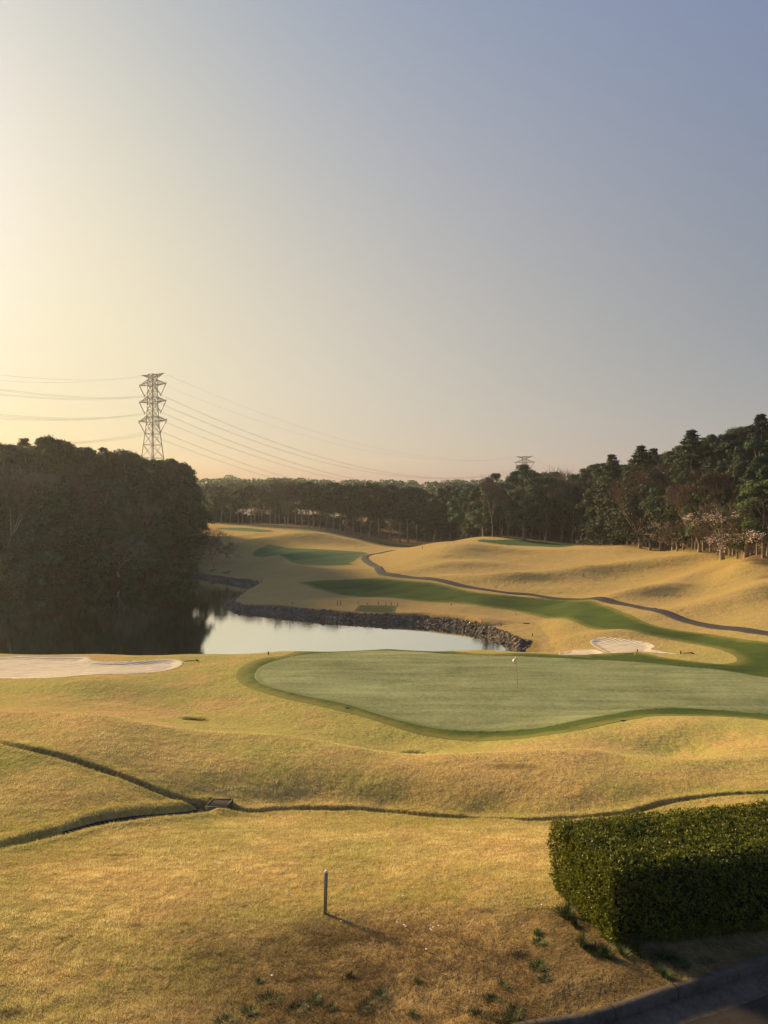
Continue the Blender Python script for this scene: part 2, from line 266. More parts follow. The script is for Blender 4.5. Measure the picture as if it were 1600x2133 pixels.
def zground(x, y):
    x = np.asarray(x, float).ravel(); y = np.asarray(y, float).ravel()
    z = zbase(x, y)
    for mx_, my_, l, wd, a, h in MOUNDS:
        dx = x - mx_; dy = y - my_; u = dx * math.cos(a) + dy * math.sin(a); v = -dx * math.sin(a) + dy * math.cos(a)
        z += h * np.exp(-(u / l) ** 2 - (v / wd) ** 2)
    k = np.where((y > 23) & (y < 38))[0]
    if len(k):
        for P in RIDGE: d = seg_near(x[k], y[k], P, False)[0]; z[k] += .13 * np.exp(-(d / .95) ** 2)
    far = smooth((y - 70) / 40)
    z += far * (0.22 * noise2(x, y, 14, 1) + 0.11 * noise2(x * .7 + y * .3, y, 5, 2) + .045 * noise2(x * .5 + y * .4, y, 2.2, 8)) + (1 - far) * smooth((y - 12) / 10) * (0.035 * noise2(x, y, 3.1, 3) + 0.02 * noise2(x, y, 1.4, 4))
    sg, _, _ = sdist(x, y, GREEN, 4); k = smooth((sg + 1.5) / 3.0)          # the green is smoother than the rough
    z = z * (1 - k * 0) 
    # pond: bank profile
    s, _, _ = sdist(x, y, POND, 14)
    zi = W_Z - 0.15 - 0.5 * smooth(s / 3.0)                                  # inside
    bankh = W_Z + 0.05 + 0.95 * smooth(-s / 1.6) + 0.35 * np.clip(-s - 1.2, 0, 12) + .03 * np.clip(-s - 4, 0, 12) ** 3
    z = np.where(s > -14, np.where(s > 0, zi, np.maximum(np.where(y > 80, np.minimum(z, bankh) , np.minimum(z, W_Z + 0.05 + 0.9 * (-s))), W_Z - 0.15 + 0.9 * smooth(-s / 1.3))), z)
    # keep dry land above the water line
    z = np.where(s <= -1.0, np.maximum(z, W_Z + 0.25), z)
    # sand bunkers
    for P, dp, lw in ((BUNK_R, .20, .9), (BUNK_R2, .12, .7), (BUNK_L, .20, 1.0)):
        s, _, _ = sdist(x, y, P, 3); z -= np.where(s > -3, dp * smooth((s + .05) / lw), 0) 
    # drainage ditches
    for P, wd, dp in ((DITCH[0], .22, .15), (DITCH[1], .42, .15), (DITCH[2], .24, .22)):
        k = np.where((y > 16) & (y < 34))[0]
        if len(k):
            d, _, qy = seg_near(x[k], y[k], P, False)
            z[k] -= dp * (1 - smooth((d - wd * .45) / (wd * .55))); z[k] += .05 * np.exp(-((d - wd * 1.5) / .25) ** 2)
    for hx, hy, hr in HOLES:
        d = np.hypot((x - hx) / 1.4, y - hy); z -= .20 * (1 - smooth((d - hr * .2) / (hr * .6)))
    gd = np.maximum(np.abs(x - GRATE[0]), np.abs(y - GRATE[1])); z -= .10 * (1 - smooth((gd - .30) / .14))
    # road bed
    k = np.where(y < 40)[0]
    if len(k):
        d, qx, qy = seg_near(x[k], y[k], KERB, False)
        t = (x[k] - qx) * 0.25 - (y[k] - qy)                                 # positive on the road side
        side = (y[k] < qy) | ((y[k] < 11.5) & (x[k] > 14))
        near = (x[k] > -3) & ((~side & (d < .7)) | (side & (d <= .085)))
        z[k] = np.where(near, (ROAD_Z + .135) + (z[k] - ROAD_Z - .135) * np.where(side, 0, smooth((d - .05) / .65)), z[k])
        z[k] = np.where(side & (d > .085) & (x[k] > -3), ROAD_Z - .06, z[k])
    return z
ROAD_Z = -7.38

# ------------------------------------------------------------------ ground grid (cells grow with distance)
ys = [-20, -12, -6, -2, 1, 3, 5]; y = 6.0
while y < 1400:
    ys.append(y); y += max(.05, y * (.006 if y < 15 else .0033 if y < 30 else .0042 if y < 46 else .0034 if y < 84 else .0019 if y < 113 else .0055 if y < 180 else .009 if y < 320 else .05))
ys = np.array(ys)
us = np.concatenate([-np.geomspace(2.2, .585, 45, endpoint=False), np.linspace(-.58, .58, 760), np.geomspace(.585, 2.2, 45)])
YY, UU = np.meshgrid(ys, us, indexing='ij'); XX = UU * (np.maximum(YY, -15) + 22) * np.where(YY > 10, YY / (YY + 22) * (1 + 3 / YY) , 10 / 32 * 1.3)
NY, NU = XX.shape
gx, gy = XX.ravel(), YY.ravel()
gz = zground(gx, gy)
quads = (np.arange(NY - 1)[:, None] * NU + np.arange(NU - 1)[None]).ravel()
quads = np.stack([quads, quads + 1, quads + NU + 1, quads + NU], 1)
sG, gbx, gby = sdist(gx, gy, GREEN, 6); sC, cbx, cby = sdist(gx, gy, COLLAR, 8)
sF2 = sdist(gx, gy, FAIR2, 12); sF3 = sdist(gx, gy, FAIR3, 12); sT = sdist(gx, gy, TEE, 12); sBR = sdist(gx, gy, BUNK_R, 5); sBL = sdist(gx, gy, BUNK_L, 5); sBR2 = sdist(gx, gy, BUNK_R2, 5); sM = sdist(gx, gy, MATP, 5)
sP = sdist(gx, gy, POND, 20)
mown = np.maximum.reduce([sC, sF2[0], sF3[0], sT[0]])
def pathd(P, mg=12): 
    lo = P.min(0) - mg; hi = P.max(0) + mg; k = np.where((gx > lo[0]) & (gx < hi[0]) & (gy > lo[1]) & (gy < hi[1]))[0]
    d = np.full(len(gx), float(mg)); d[k] = seg_near(gx[k], gy[k], P, False)[0]; return d
dD = np.minimum(np.minimum(pathd(DITCH[0], 3), pathd(DITCH[1], 3)), pathd(DITCH[2], 3)); dPath = pathd(PATH, 6); dK = pathd(KERB, 6)
# woodland floor: where the trees stand (right and centre woods, left wood)
WOOD_R = catmull(np.array([(x_, y_) for x_, y_ in [pix(960, 1119, 150)[:2], pix(1040, 1121, 150), pix(1120, 1125, 150), pix(1200, 1131, 120), pix(1290, 1139, 120), pix(1370, 1150, 100), pix(1450, 1166, 90), pix(1520, 1180, 90), pix(1600, 1195, 80), (75, 95), (300, 60), (500, 700), (-300, 700), (-160, 330), pix(430, 1090, 240), pix(550, 1092, 240), pix(640, 1100, 220), pix(700, 1112, 200), pix(770, 1130, 180), pix(830, 1140, 180), (18, 205), (30, 215)]]), 3)
WOOD_L = catmull(np.array([(-47, 168), (-46, 185), (-48, 205), (-60, 250), (-160, 330), (-300, 330), (-300, 120), (-120, 118), (-68, 128), (-60, 139), (-52, 150)]), 4)
sW = np.maximum(sdist(gx, gy, WOOD_R, 15)[0], sdist(gx, gy, WOOD_L, 15)[0])

# ------------------------------------------------------------------ materials
def mat(name):
    m = bpy.data.materials.new(name); m.use_nodes = True; m.node_tree.nodes.clear(); return m, m.node_tree
def ramp(nt, fac, stops, interp='LINEAR'):
    r = nt.nodes.new('ShaderNodeValToRGB'); r.color_ramp.interpolation = interp
    while len(r.color_ramp.elements) < len(stops): r.color_ramp.elements.new(.5)
    for e, (p, c) in zip(r.color_ramp.elements, stops): e.position = p; e.color = (*c, 1) if len(c) == 3 else c
    L(nt, fac, r.inputs[0]); return r.outputs[0]
def mixc(nt, fac, a, b, mode='MIX'):
    n = nt.nodes.new('ShaderNodeMix'); n.data_type = 'RGBA'; n.blend_type = mode
    for i, v in ((0, fac), (6, a), (7, b)):
        if isinstance(v, (int, float)): n.inputs[i].default_value = v
        elif isinstance(v, tuple): n.inputs[i].default_value = (*v, 1)
        else: L(nt, v, n.inputs[i])
    return n.outputs[2]
def noise(nt, vec, scale, detail=4, rough=.6, dist=0.0):
    n = nt.nodes.new('ShaderNodeTexNoise'); n.inputs['Scale'].default_value = scale; n.inputs['Detail'].default_value = detail; n.inputs['Roughness'].default_value = rough; n.inputs['Distortion'].default_value = dist
    L(nt, vec, n.inputs['Vector']); return n.outputs[0]
def pos(nt, sx=1, sy=1, sz=1, rz=0):
    g = nt.nodes.new('ShaderNodeNewGeometry'); m = nt.nodes.new('ShaderNodeMapping'); m.inputs['Scale'].default_value = (sx, sy, sz); m.inputs['Rotation'].default_value = (0, 0, rz)
    L(nt, g.outputs['Position'], m.inputs[0]); return m.outputs[0]
def attr(nt, name):
    a = nt.nodes.new('ShaderNodeAttribute'); a.attribute_name = name; return a.outputs['Fac']
def sstep(nt, v, lo, hi, a=0.0, b=1.0):
    n = nt.nodes.new('ShaderNodeMapRange'); n.interpolation_type = 'SMOOTHSTEP'
    for i, q in ((1, lo), (2, hi), (3, a), (4, b)): n.inputs[i].default_value = q
    L(nt, v, n.inputs[0]); return n.outputs[0]
def finish(nt, colr, rough=.9, height=None, bdist=.02, bstr=1.0, spec=.1, trans=None, sheen=0.0):
    b = nt.nodes.new('ShaderNodeBsdfPrincipled'); L(nt, colr, b.inputs['Base Color']) if not isinstance(colr, tuple) else setattr(b.inputs['Base Color'], 'default_value', (*colr, 1))
    if isinstance(rough, (int, float)): b.inputs['Roughness'].default_value = rough
    else: L(nt, rough, b.inputs['Roughness'])
    b.inputs['Specular IOR Level'].default_value = spec
    if sheen: b.inputs['Sheen Weight'].default_value = sheen; b.inputs['Sheen Roughness'].default_value = .5; b.inputs['Sheen Tint'].default_value = (1, .76, .45, 1)
    if height is not None:
        bp = nt.nodes.new('ShaderNodeBump'); bp.inputs['Strength'].default_value = bstr; bp.inputs['Distance'].default_value = bdist
        L(nt, height, bp.inputs['Height']); L(nt, bp.outputs[0], b.inputs['Normal'])
    out = nt.nodes.new('ShaderNodeOutputMaterial')
    if trans:
        t = nt.nodes.new('ShaderNodeBsdfTranslucent'); L(nt, colr, t.inputs[0]) if not isinstance(colr, tuple) else None
        m = nt.nodes.new('ShaderNodeMixShader'); m.inputs[0].default_value = trans; L(nt, b.outputs[0], m.inputs[1]); L(nt, t.outputs[0], m.inputs[2]); L(nt, m.outputs[0], out.inputs[0])
    else: L(nt, b.outputs[0], out.inputs[0])
    return b

def grass_height(nt, k=1.0):
    """bump height of turf in metres: fine at hand, coarser tufts for far"""
    a = noise(nt, pos(nt, 22 * k, 12 * k, 22), 1, 3, .7); b = noise(nt, pos(nt, 3.2 * k, 2.0 * k, 3), 1, 4, .65); c = noise(nt, pos(nt, .7, .5, 1), 1, 4, .6)
    return math_(nt, 'ADD', math_(nt, 'MULTIPLY', a, .034), math_(nt, 'ADD', math_(nt, 'MULTIPLY', b, .085), math_(nt, 'MULTIPLY', c, .24)))
m_rough, nt = mat('rough_turf')
n_big = noise(nt, pos(nt), .05, 4, .6); n_mid = noise(nt, pos(nt), .35, 5, .65); n_fin = noise(nt, pos(nt, 1, .6, 1), 7, 4, .75); n_stre = noise(nt, pos(nt, .35, 1.6, 1, .35), 1.2, 4, .7)
straw = ramp(nt, n_fin, [(.25, (.17, .112, .040)), (.5, (.395, .262, .100)), (.75, (.61, .425, .178))])
straw2 = mixc(nt, sstep(nt, n_stre, .42, .66), straw, mixc(nt, .55, straw, (.50, .32, .088)))
greenish = ramp(nt, n_fin, [(.25, (.12, .13, .032)), (.55, (.31, .30, .070)), (.8, (.50, .46, .13))])
gfac = math_(nt, 'MULTIPLY', sstep(nt, math_(nt, 'ADD', math_(nt, 'MULTIPLY', n_mid, .5), math_(nt, 'MULTIPLY', n_big, .6)), .42, .60), .9)
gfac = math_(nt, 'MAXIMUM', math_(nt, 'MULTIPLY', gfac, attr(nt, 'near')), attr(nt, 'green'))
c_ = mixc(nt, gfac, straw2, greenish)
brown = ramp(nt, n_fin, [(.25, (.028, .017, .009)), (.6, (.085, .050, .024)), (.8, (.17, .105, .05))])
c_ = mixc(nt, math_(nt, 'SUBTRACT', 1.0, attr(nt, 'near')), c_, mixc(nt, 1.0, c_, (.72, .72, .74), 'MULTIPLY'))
soil_shade_fac = math_(nt, 'MULTIPLY', attr(nt, 'soil'), sstep(nt, n_mid, .32, .62, .45, 1.0))  # bare soil plus the shade painted into the ground near the camera
c_ = mixc(nt, soil_shade_fac, c_, brown)
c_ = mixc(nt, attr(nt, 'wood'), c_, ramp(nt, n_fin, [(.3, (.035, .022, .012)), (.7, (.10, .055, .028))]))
wear = sstep(nt, noise(nt, pos(nt, 1, 1, 1), .9, 6, .75), .62, .74)
c_ = mixc(nt, math_(nt, 'MULTIPLY', wear, .35), c_, (.16, .10, .045))
c_ = mixc(nt, math_(nt, 'MULTIPLY', attr(nt, 'thatch'), .18), c_, mixc(nt, 1.0, c_, (.42, .36, .30), 'MULTIPLY'))
finish(nt, c_, .95, grass_height(nt), 1.0, 1.0, .0, sheen=.20)

def turf(name, dark, light, fine, stripe=0.0, rz=0.3, sx=1, bump=.3, edge=(.30, .20, .055), ew=.8):
    m, nt = mat(name)
    a = noise(nt, pos(nt, 1, .5, 1, rz), fine, 4, .75); b = noise(nt, pos(nt, .5 * sx, 1.4, 1, .15), .8, 4, .6); big = noise(nt, pos(nt), .10, 3, .5)
    v = math_(nt, 'ADD', math_(nt, 'MULTIPLY', a, .35), math_(nt, 'ADD', math_(nt, 'MULTIPLY', b, .35), math_(nt, 'MULTIPLY', big, .3)))
    c = ramp(nt, v, [(.39, dark), (.59, light)])
    if stripe:
        wv = nt.nodes.new('ShaderNodeTexWave'); wv.inputs['Scale'].default_value = .055; wv.inputs['Distortion'].default_value = 1.2; wv.inputs['Detail'].default_value = 1.5; L(nt, pos(nt, 1, 1, 1, .9), wv.inputs[0])
        c = mixc(nt, math_(nt, 'MULTIPLY', wv.outputs['Fac'], stripe), c, tuple(q * 1.25 for q in light))
    ed = sstep(nt, math_(nt, 'ADD', attr(nt, 'sd'), math_(nt, 'MULTIPLY', math_(nt, 'SUBTRACT', noise(nt, pos(nt), 1.1, 5, .7), .5), ew * 1.6)), ew * .1, ew)
    c = mixc(nt, ed, mixc(nt, noise(nt, pos(nt), 6, 3, .7), edge, tuple((p_ + q_) / 2 for p_, q_ in zip(edge, light))), c)
    finish(nt, c, .9, math_(nt, 'ADD', math_(nt, 'MULTIPLY', a, .012 * bump), math_(nt, 'MULTIPLY', b, .05 * bump)), 1.0, 1.0, .1)
    return m
m_green = turf('putting_turf', (.135, .150, .058), (.30, .325, .150), 5, 0, .2, .45, .5, (.13, .15, .045), .6)
m_fair = turf('fairway_turf', (.030, .054, .008), (.074, .106, .018), 4, .35, .3, .6, .6, (.22, .19, .045), 1.4)
m_fair2 = turf('far_fairway_turf', (.036, .078, .026), (.078, .135, .046), 3, .4, .3, 1, .3, (.26, .19, .06), .7)
m_mat = turf('worn_tee_turf', (.055, .060, .018), (.13, .125, .042), 3, 0, .3, 1, .4, (.20, .16, .06), .5)
def sandmat():
    m, nt = mat('bunker_sand'); a = noise(nt, pos(nt), 9, 4, .7); b = noise(nt, pos(nt, .5, 2.2, 1, .5), .7, 4, .6, 1.5)
    wv = nt.nodes.new('ShaderNodeTexWave'); wv.wave_type = 'RINGS'; wv.inputs['Scale'].default_value = 1.6; wv.inputs['Distortion'].default_value = 3.5; wv.inputs['Detail'].default_value = 2; wv.inputs['Detail Scale'].default_value = .4; L(nt, pos(nt, .6, .6, .6), wv.inputs[0])
    c = ramp(nt, math_(nt, 'ADD', math_(nt, 'MULTIPLY', a, .4), math_(nt, 'MULTIPLY', b, .6)), [(.35, (.46, .39, .28)), (.65, (.70, .61, .46))])
    finish(nt, c, .95, math_(nt, 'ADD', math_(nt, 'MULTIPLY', wv.outputs['Fac'], .05), math_(nt, 'ADD', math_(nt, 'MULTIPLY', a, .02), math_(nt, 'MULTIPLY', b, .18))), 1.0, 1.0, .1); return m
m_sand = sandmat()
def stone(name, c1, c2, sc_=6, bs=.02, rough=.85):
    m, nt = mat(name); a = noise(nt, pos(nt), sc_, 6, .7); b = noise(nt, pos(nt), sc_ * .15, 3, .6)
    finish(nt, ramp(nt, math_(nt, 'ADD', math_(nt, 'MULTIPLY', a, .6), math_(nt, 'MULTIPLY', b, .4)), [(.35, c1), (.65, c2)]), rough, a, bs, .8, .25 if rough < .9 else .05); return m
m_asph = stone('asphalt', (.024, .019, .014), (.046, .037, .028), 30, .01)
m_path = stone('cart_path_asphalt', (.030, .028, .025), (.060, .055, .049), 8, .01)
m_conc = stone('concrete', (.06, .052, .042), (.15, .13, .10), 12, .01, .95)
m_rock = stone('rock', (.045, .036, .028), (.24, .19, .145), 2.4, .05)
m_metal = stone('grey_steel', (.10, .09, .07), (.22, .20, .16), 20, .003, .95)
m_dark = stone('dark_iron', (.015, .015, .014), (.05, .045, .038), 20, .003, .95)

# ------------------------------------------------------------------ ground object
green_attr = np.clip(.85 * smooth((mown + 1.6) / 2.0), 0, 1) + .40 * smooth((np.maximum(sC, -6) + 4.0) / 4) * (gy < 60)
green_attr += .38 * np.exp(-((dD / 1.6) ** 2)) * (gy < 40)
green_attr = np.clip(green_attr + .35 * smooth((gy - 60) / 10) * 0, 0, 1)
soil = np.clip(.85 * smooth((14.6 - gy + .7 * noise2(gx, gy, 1.6, 11)) / 2.4) * smooth((gx + 4.5 + .8 * noise2(gx, gy, 1.2, 12)) / 3.5), 0, 1)  # brown soil tone that also paints shade over the near right ground
soil = np.maximum(soil, .95 * np.exp(-(((gx - 3.3) / .9) ** 2 + ((gy - 12.9) / 1.5) ** 2))); soil = np.maximum(soil, smooth((gx - 1.9 - .5 * noise2(gx, gy, .8, 14)) / .9) * smooth((14.5 - gy) / 1.0) * .9)  # stronger by hedge and kerb, shade put into the soil colour
soil = np.maximum(soil, .55 * (dD < .20)); soil = np.maximum(soil, np.clip(.9 * smooth((sP[0] + 1.8) / .8), 0, 1))
for hx, hy, ra, rb in SPOTS: soil = np.maximum(soil, .75 * np.exp(-(((gx - hx) / ra) ** 2 + ((gy - hy) / rb) ** 2) ** 2))
for hx, hy, hr in HOLES: soil = np.maximum(soil, .95 * (np.hypot((gx - hx) / 1.4, gy - hy) < hr * .55))
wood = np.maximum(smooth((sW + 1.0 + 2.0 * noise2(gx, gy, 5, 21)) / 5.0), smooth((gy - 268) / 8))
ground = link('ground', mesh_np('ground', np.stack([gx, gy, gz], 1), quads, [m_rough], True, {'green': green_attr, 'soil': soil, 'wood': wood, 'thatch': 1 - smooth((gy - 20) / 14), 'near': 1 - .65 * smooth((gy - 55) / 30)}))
tag(ground, 'rolling dormant straw coloured rough turf', None, None, 'structure')

def sheet(name, sdv, m, lift, label):
    s, bx, by = sdv
    cellin = (s[quads] > 0).any(1); q = quads[cellin]; ids, inv = np.unique(q.ravel(), return_inverse=True)
    x = gx[ids].copy(); y_ = gy[ids].copy(); out = s[ids] <= 0; x[out] = bx[ids][out]; y_[out] = by[ids][out]
    z = gz[ids].copy(); z[out] = zground(x[out], y_[out])
    ze = z + lift * np.where(out, .3, 1.0) + .00008 * y_
    o = link(name, mesh_np(name, np.stack([x, y_, ze], 1), inv.reshape(-1, 4), [m], True, {'sd': np.where(out, 0, s[ids])})); tag(o, label, None, None, 'structure'); return o
sheet('fairway', (sC, cbx, cby), m_fair, .015, 'green fairway winding past the pond and collaring the putting green')
sheet('putting_green', (sG, gbx, gby), m_green, .03, 'pale close mown putting green with the flag')
sheet('fairway', sF2, m_fair2, .03, 'kidney shaped patch of green fairway across the pond')
sheet('fairway', sF3, m_fair2, .03, 'thin strip of green fairway under the far trees')
sheet('tee_ground', sT, m_fair2, .03, 'narrow green tee strip on top of the right hill')
sheet('tee_mat_ground', sM, m_mat, .03, 'small square of darker green turf at the rocky bank')
sheet('bunker_sand', sBR, m_sand, .02, 'sand of the round bunker right of the pond')
sheet('bunker_sand', sBR2, m_sand, .02, 'small shaded patch of bunker sand left of the round bunker')
sheet('bunker_sand', sBL, m_sand, .02, 'sand of the long bunker at the left in front of the pond')
# water
m_water, nt = mat('pond_water')
hn = math_(nt, 'ADD', math_(nt, 'MULTIPLY', noise(nt, pos(nt, .3, 2.2, 1), 1.1, 4, .6), .0075), math_(nt, 'MULTIPLY', noise(nt, pos(nt, .2, .6, 1), .35, 2, .5), .006))
bs_ = finish(nt, (.012, .016, .009), .03, hn, 1.0, .35, .5); bs_.inputs['IOR'].default_value = 1.33; bs_.inputs['Metallic'].default_value = 1.0; bs_.inputs['Base Color'].default_value = (.80, .85, .74, 1)
th = np.array([(-420, 60), (60, 60), (60, 240), (-420, 240)]) 
wv_ = link('water', mesh_np('water', [(-400, 66, W_Z), (20, 66, W_Z), (60, 100, W_Z), (20, 170, W_Z), (-400, 175, W_Z)], np.array([[0, 1, 2, 3, 4]]), [m_water])); tag(wv_, 'still dark pond mirroring wood and sky', None, None, 'structure')

# ------------------------------------------------------------------ strips (path, road, kerb)
def strip(P, offs, zfun):
    """surface swept along P; offs = lateral offsets (left positive)"""
    T = np.gradient(P, axis=0); T /= np.linalg.norm(T, axis=1)[:, None]; Nn = np.stack([-T[:, 1], T[:, 0]], 1); V = []
    for k, (o, dz) in enumerate(offs):
        q = P + Nn * o; V.append(np.column_stack([q, zfun(q[:, 0], q[:, 1]) + dz]))
    V = np.stack(V, 1); n, m_ = V.shape[:2]; idx = np.arange(n * m_).reshape(n, m_)
    return V.reshape(-1, 3), np.stack([idx[:-1, :-1], idx[1:, :-1], idx[1:, 1:], idx[:-1, 1:]], -1).reshape(-1, 4)
def dens(P, step):
    d = np.concatenate([[0], np.cumsum(np.linalg.norm(np.diff(P, axis=0), axis=1))]); n = int(d[-1] / step); t = np.linspace(0, d[-1], n)
    return np.column_stack([np.interp(t, d, P[:, 0]), np.interp(t, d, P[:, 1])])
Pp = dens(PATH, .6); v, f = strip(Pp, [(-.88, -.03), (-.82, .04), (-.4, .06), (.4, .06), (.82, .04), (.88, -.03)], zground)
tag(link('path', mesh_np('path', v, f, [m_path], True)), 'dark asphalt cart path winding along the fairway', None, None, 'structure')
Kp = dens(KERB, .25); zc = lambda z: (lambda x, y: np.full(len(x), z))
m_kerb = stone('kerb_concrete', (.040, .031, .021), (.12, .096, .068), 9, .02)
Kf = dens(KERB, .05); KS = []
for i in range(0, len(Kf) - 24, 24):
    q = Kf[i:i + 25].copy(); q[-1] = q[-2] + (q[-1] - q[-2]) * .75; jz = .006 * math.sin(i * 1.7); KS.append(strip(q, [(.0, -.35), (.004, .13 + jz), (-.02, .155 + jz), (-.13, .155 + jz), (-.155, .13 + jz), (-.165, -.02)], zc(ROAD_Z)))
V_, F_, o_ = [], [], 0
for v, f in KS: V_.append(v); F_.append(f + o_); o_ += len(v)
tag(link('kerb', mesh_np('kerb', np.concatenate(V_), np.concatenate(F_), [m_kerb])), 'weathered concrete kerb curving along the road', None, None, 'structure')
v, f = strip(Kp, [(-.167, .004), (-.60, -.012)], zc(ROAD_Z))
tag(link('gutter', mesh_np('gutter', v, f, [m_kerb])), 'concrete gutter strip between kerb and asphalt', None, None, 'structure')
v, f = strip(Kp, [(-.605, -.008), (-2.0, .02), (-4.5, .04), (-9, 0.0)], zc(ROAD_Z))
tag(link('road', mesh_np('road', v, f, [m_asph])), 'dark asphalt service road in the bottom corner', None, None, 'structure')

# ------------------------------------------------------------------ vegetation builders
KG = 1.12
def foliage_mat(name, dark, mid, light, rough=.6, trans=.34, spec=.3):
    m, nt = mat(name); oi = nt.nodes.new('ShaderNodeObjectInfo'); n1 = attr(nt, 'tone')
    c = ramp(nt, n1, [(.0, tuple(q * KG for q in dark)), (.5, tuple(q * KG for q in mid)), (1.0, tuple(q * KG for q in light))])
    hs = nt.nodes.new('ShaderNodeHueSaturation'); L(nt, c, hs.inputs['Color'])
    L(nt, sstep(nt, oi.outputs['Random'], 0, 1, .475, .525), hs.inputs['Hue']); L(nt, math_(nt, 'ADD', math_(nt, 'MULTIPLY', oi.outputs['Random'], .95), .52), hs.inputs['Value'])
    finish(nt, hs.outputs[0], rough, spec=spec, trans=trans); return m
m_ever = foliage_mat('evergreen_foliage', (.010, .024, .010), (.024, .052, .020), (.062, .108, .040))
m_everb = foliage_mat('bright_evergreen_foliage', (.028, .042, .010), (.065, .090, .020), (.120, .140, .035))
m_cedar = foliage_mat('cedar_foliage', (.016, .026, .012), (.034, .050, .018), (.060, .080, .026))
m_twig = foliage_mat('bare_twigs', (.060, .044, .033), (.115, .083, .060), (.19, .14, .10), .9, .0, .05)
m_blos = foliage_mat('cherry_blossom', (.50, .38, .36), (.62, .48, .45), (.74, .60, .57), .8, .3, .05)
m_bush = foliage_mat('bank_bush_foliage', (.020, .032, .012), (.050, .066, .024), (.10, .12, .045))
m_reddish = foliage_mat('reddish_bush', (.05, .03, .02), (.09, .055, .032), (.13, .085, .045), .9, .1, .05)
m_bark = stone('bark', (.15, .12, .085), (.36, .29, .21), 2.5, .03); m_barkd = stone('dark_bark', (.045, .034, .025), (.12, .09, .065), 2.5, .03)
def rnd_dirs(r, n):
    v = r.normal(size=(n, 3)); return v / np.linalg.norm(v, axis=1)[:, None]
def leaf_quads(c, nrm, size, r, asp=.6, fold=False):
    n = len(c); a = np.cross(nrm, rnd_dirs(r, n)); a /= np.linalg.norm(a, axis=1)[:, None] + 1e-9; b = np.cross(nrm, a); s = (size * r.uniform(.6, 1.35, n))[:, None]
    V = np.stack([c - a * s, c - b * s * asp * r.uniform(.6, 1.2, (n, 1)), c + a * s, c + b * s * asp * r.uniform(.6, 1.2, (n, 1))], 1)
    return V.reshape(-1, 3), np.arange(4 * n).reshape(-1, 4)
def tube(segs, k=4):
    """segs: list of (p0, p1, r0, r1) -> one mesh of tapered prisms"""
    P0 = np.array([s[0] for s in segs], float); P1 = np.array([s[1] for s in segs], float); r0 = np.array([s[2] for s in segs]); r1 = np.array([s[3] for s in segs])
    d = P1 - P0; d /= np.linalg.norm(d, axis=1)[:, None] + 1e-9; ref = np.where(np.abs(d[:, 2:3]) > .9, np.array([[1., 0, 0]]), np.array([[0, 0, 1.]])); a = np.cross(d, ref); a /= np.linalg.norm(a, axis=1)[:, None]; b = np.cross(d, a)
    V = []
    for P, rr in ((P0, r0), (P1, r1)):
        for i in range(k):
            t = 2 * math.pi * i / k; V.append(P + (a * math.cos(t) + b * math.sin(t)) * rr[:, None])
    V = np.stack(V, 1); n = len(segs); base = (np.arange(n) * 2 * k)[:, None]
    f = np.concatenate([base + np.array([[i, (i + 1) % k, (i + 1) % k + k, i + k]]) for i in range(k)])
    return V.reshape(-1, 3), f
def trunk_chain(pts, radii, k=7):
    """one continuous tapered tube through points"""
    P = np.array(pts, float); T = np.gradient(P, axis=0); T /= np.linalg.norm(T, axis=1)[:, None]; a = np.cross(T, [0.3, 1, .1]); a /= np.linalg.norm(a, axis=1)[:, None]; b = np.cross(T, a); n = len(P)
    V = np.stack([P + (a * math.cos(2 * math.pi * i / k) + b * math.sin(2 * math.pi * i / k)) * np.array(radii)[:, None] for i in range(k)], 1)
    idx = np.arange(n * k).reshape(n, k); nx = np.roll(idx, -1, 1)
    return V.reshape(-1, 3), np.stack([idx[:-1], nx[:-1], nx[1:], idx[1:]], -1).reshape(-1, 4)
def merge(parts):
    V, Fs, o = [], [], 0
    for v, f in parts: V.append(v); Fs.append(f + o); o += len(v)
    return np.concatenate(V), np.concatenate(Fs)
def crown_balls(r, H, base, rx, K, ballr, n, size, flat=1.0, shape='oval'):
    """lumpy crown: many small leaf-covered lumps spread through the crown's volume"""
    cs = []; 
    while len(cs) < K:
        t = r.uniform(0, 1); ph = r.uniform(0, 2 * math.pi); zc_ = base + (H - base) * t
        if shape == 'oval': rr = math.sqrt(max(0, 1 - ((t - .42) / .60) ** 2))
        elif shape == 'umbrella': rr = (1 - t) ** .5 * (0.55 + .45 * min(1, t * 4))
        else: rr = (1 - t) ** .8 + .08
        q = r.uniform(.25, 1) ** .5 * rr; br = ballr * r.uniform(.65, 1.25) * (1 - .35 * t)
        cs.append((q * rx * math.cos(ph) * r.uniform(.85, 1.12), q * rx * math.sin(ph) * r.uniform(.85, 1.12), min(zc_, H - br * .8), br))
    cs = np.array(cs); idx = np.repeat(np.arange(K), n); d = rnd_dirs(r, K * n); d[:, 2] = np.where(d[:, 2] < -.35, -d[:, 2], d[:, 2]); br = cs[idx, 3][:, None]
    bump_ = 1 + .22 * np.sin(d[:, :1] * 7 + idx[:, None]) * np.sin(d[:, 1:2] * 6 + d[:, 2:] * 5)
    c = cs[idx, :3] + d * br * bump_ * r.uniform(.72, 1.08, (K * n, 1)) * np.array([1, 1, .75 * flat])
    nr = d + rnd_dirs(r, K * n) * .55; nr /= np.linalg.norm(nr, axis=1)[:, None]
    v, f = leaf_quads(c, nr, np.full(K * n, size), r)
    tone = np.repeat(np.clip(r.normal(.5, .22, K * n) + np.repeat(r.normal(0, .12, K), n), 0, 1), 4)
    return v, f, tone, cs
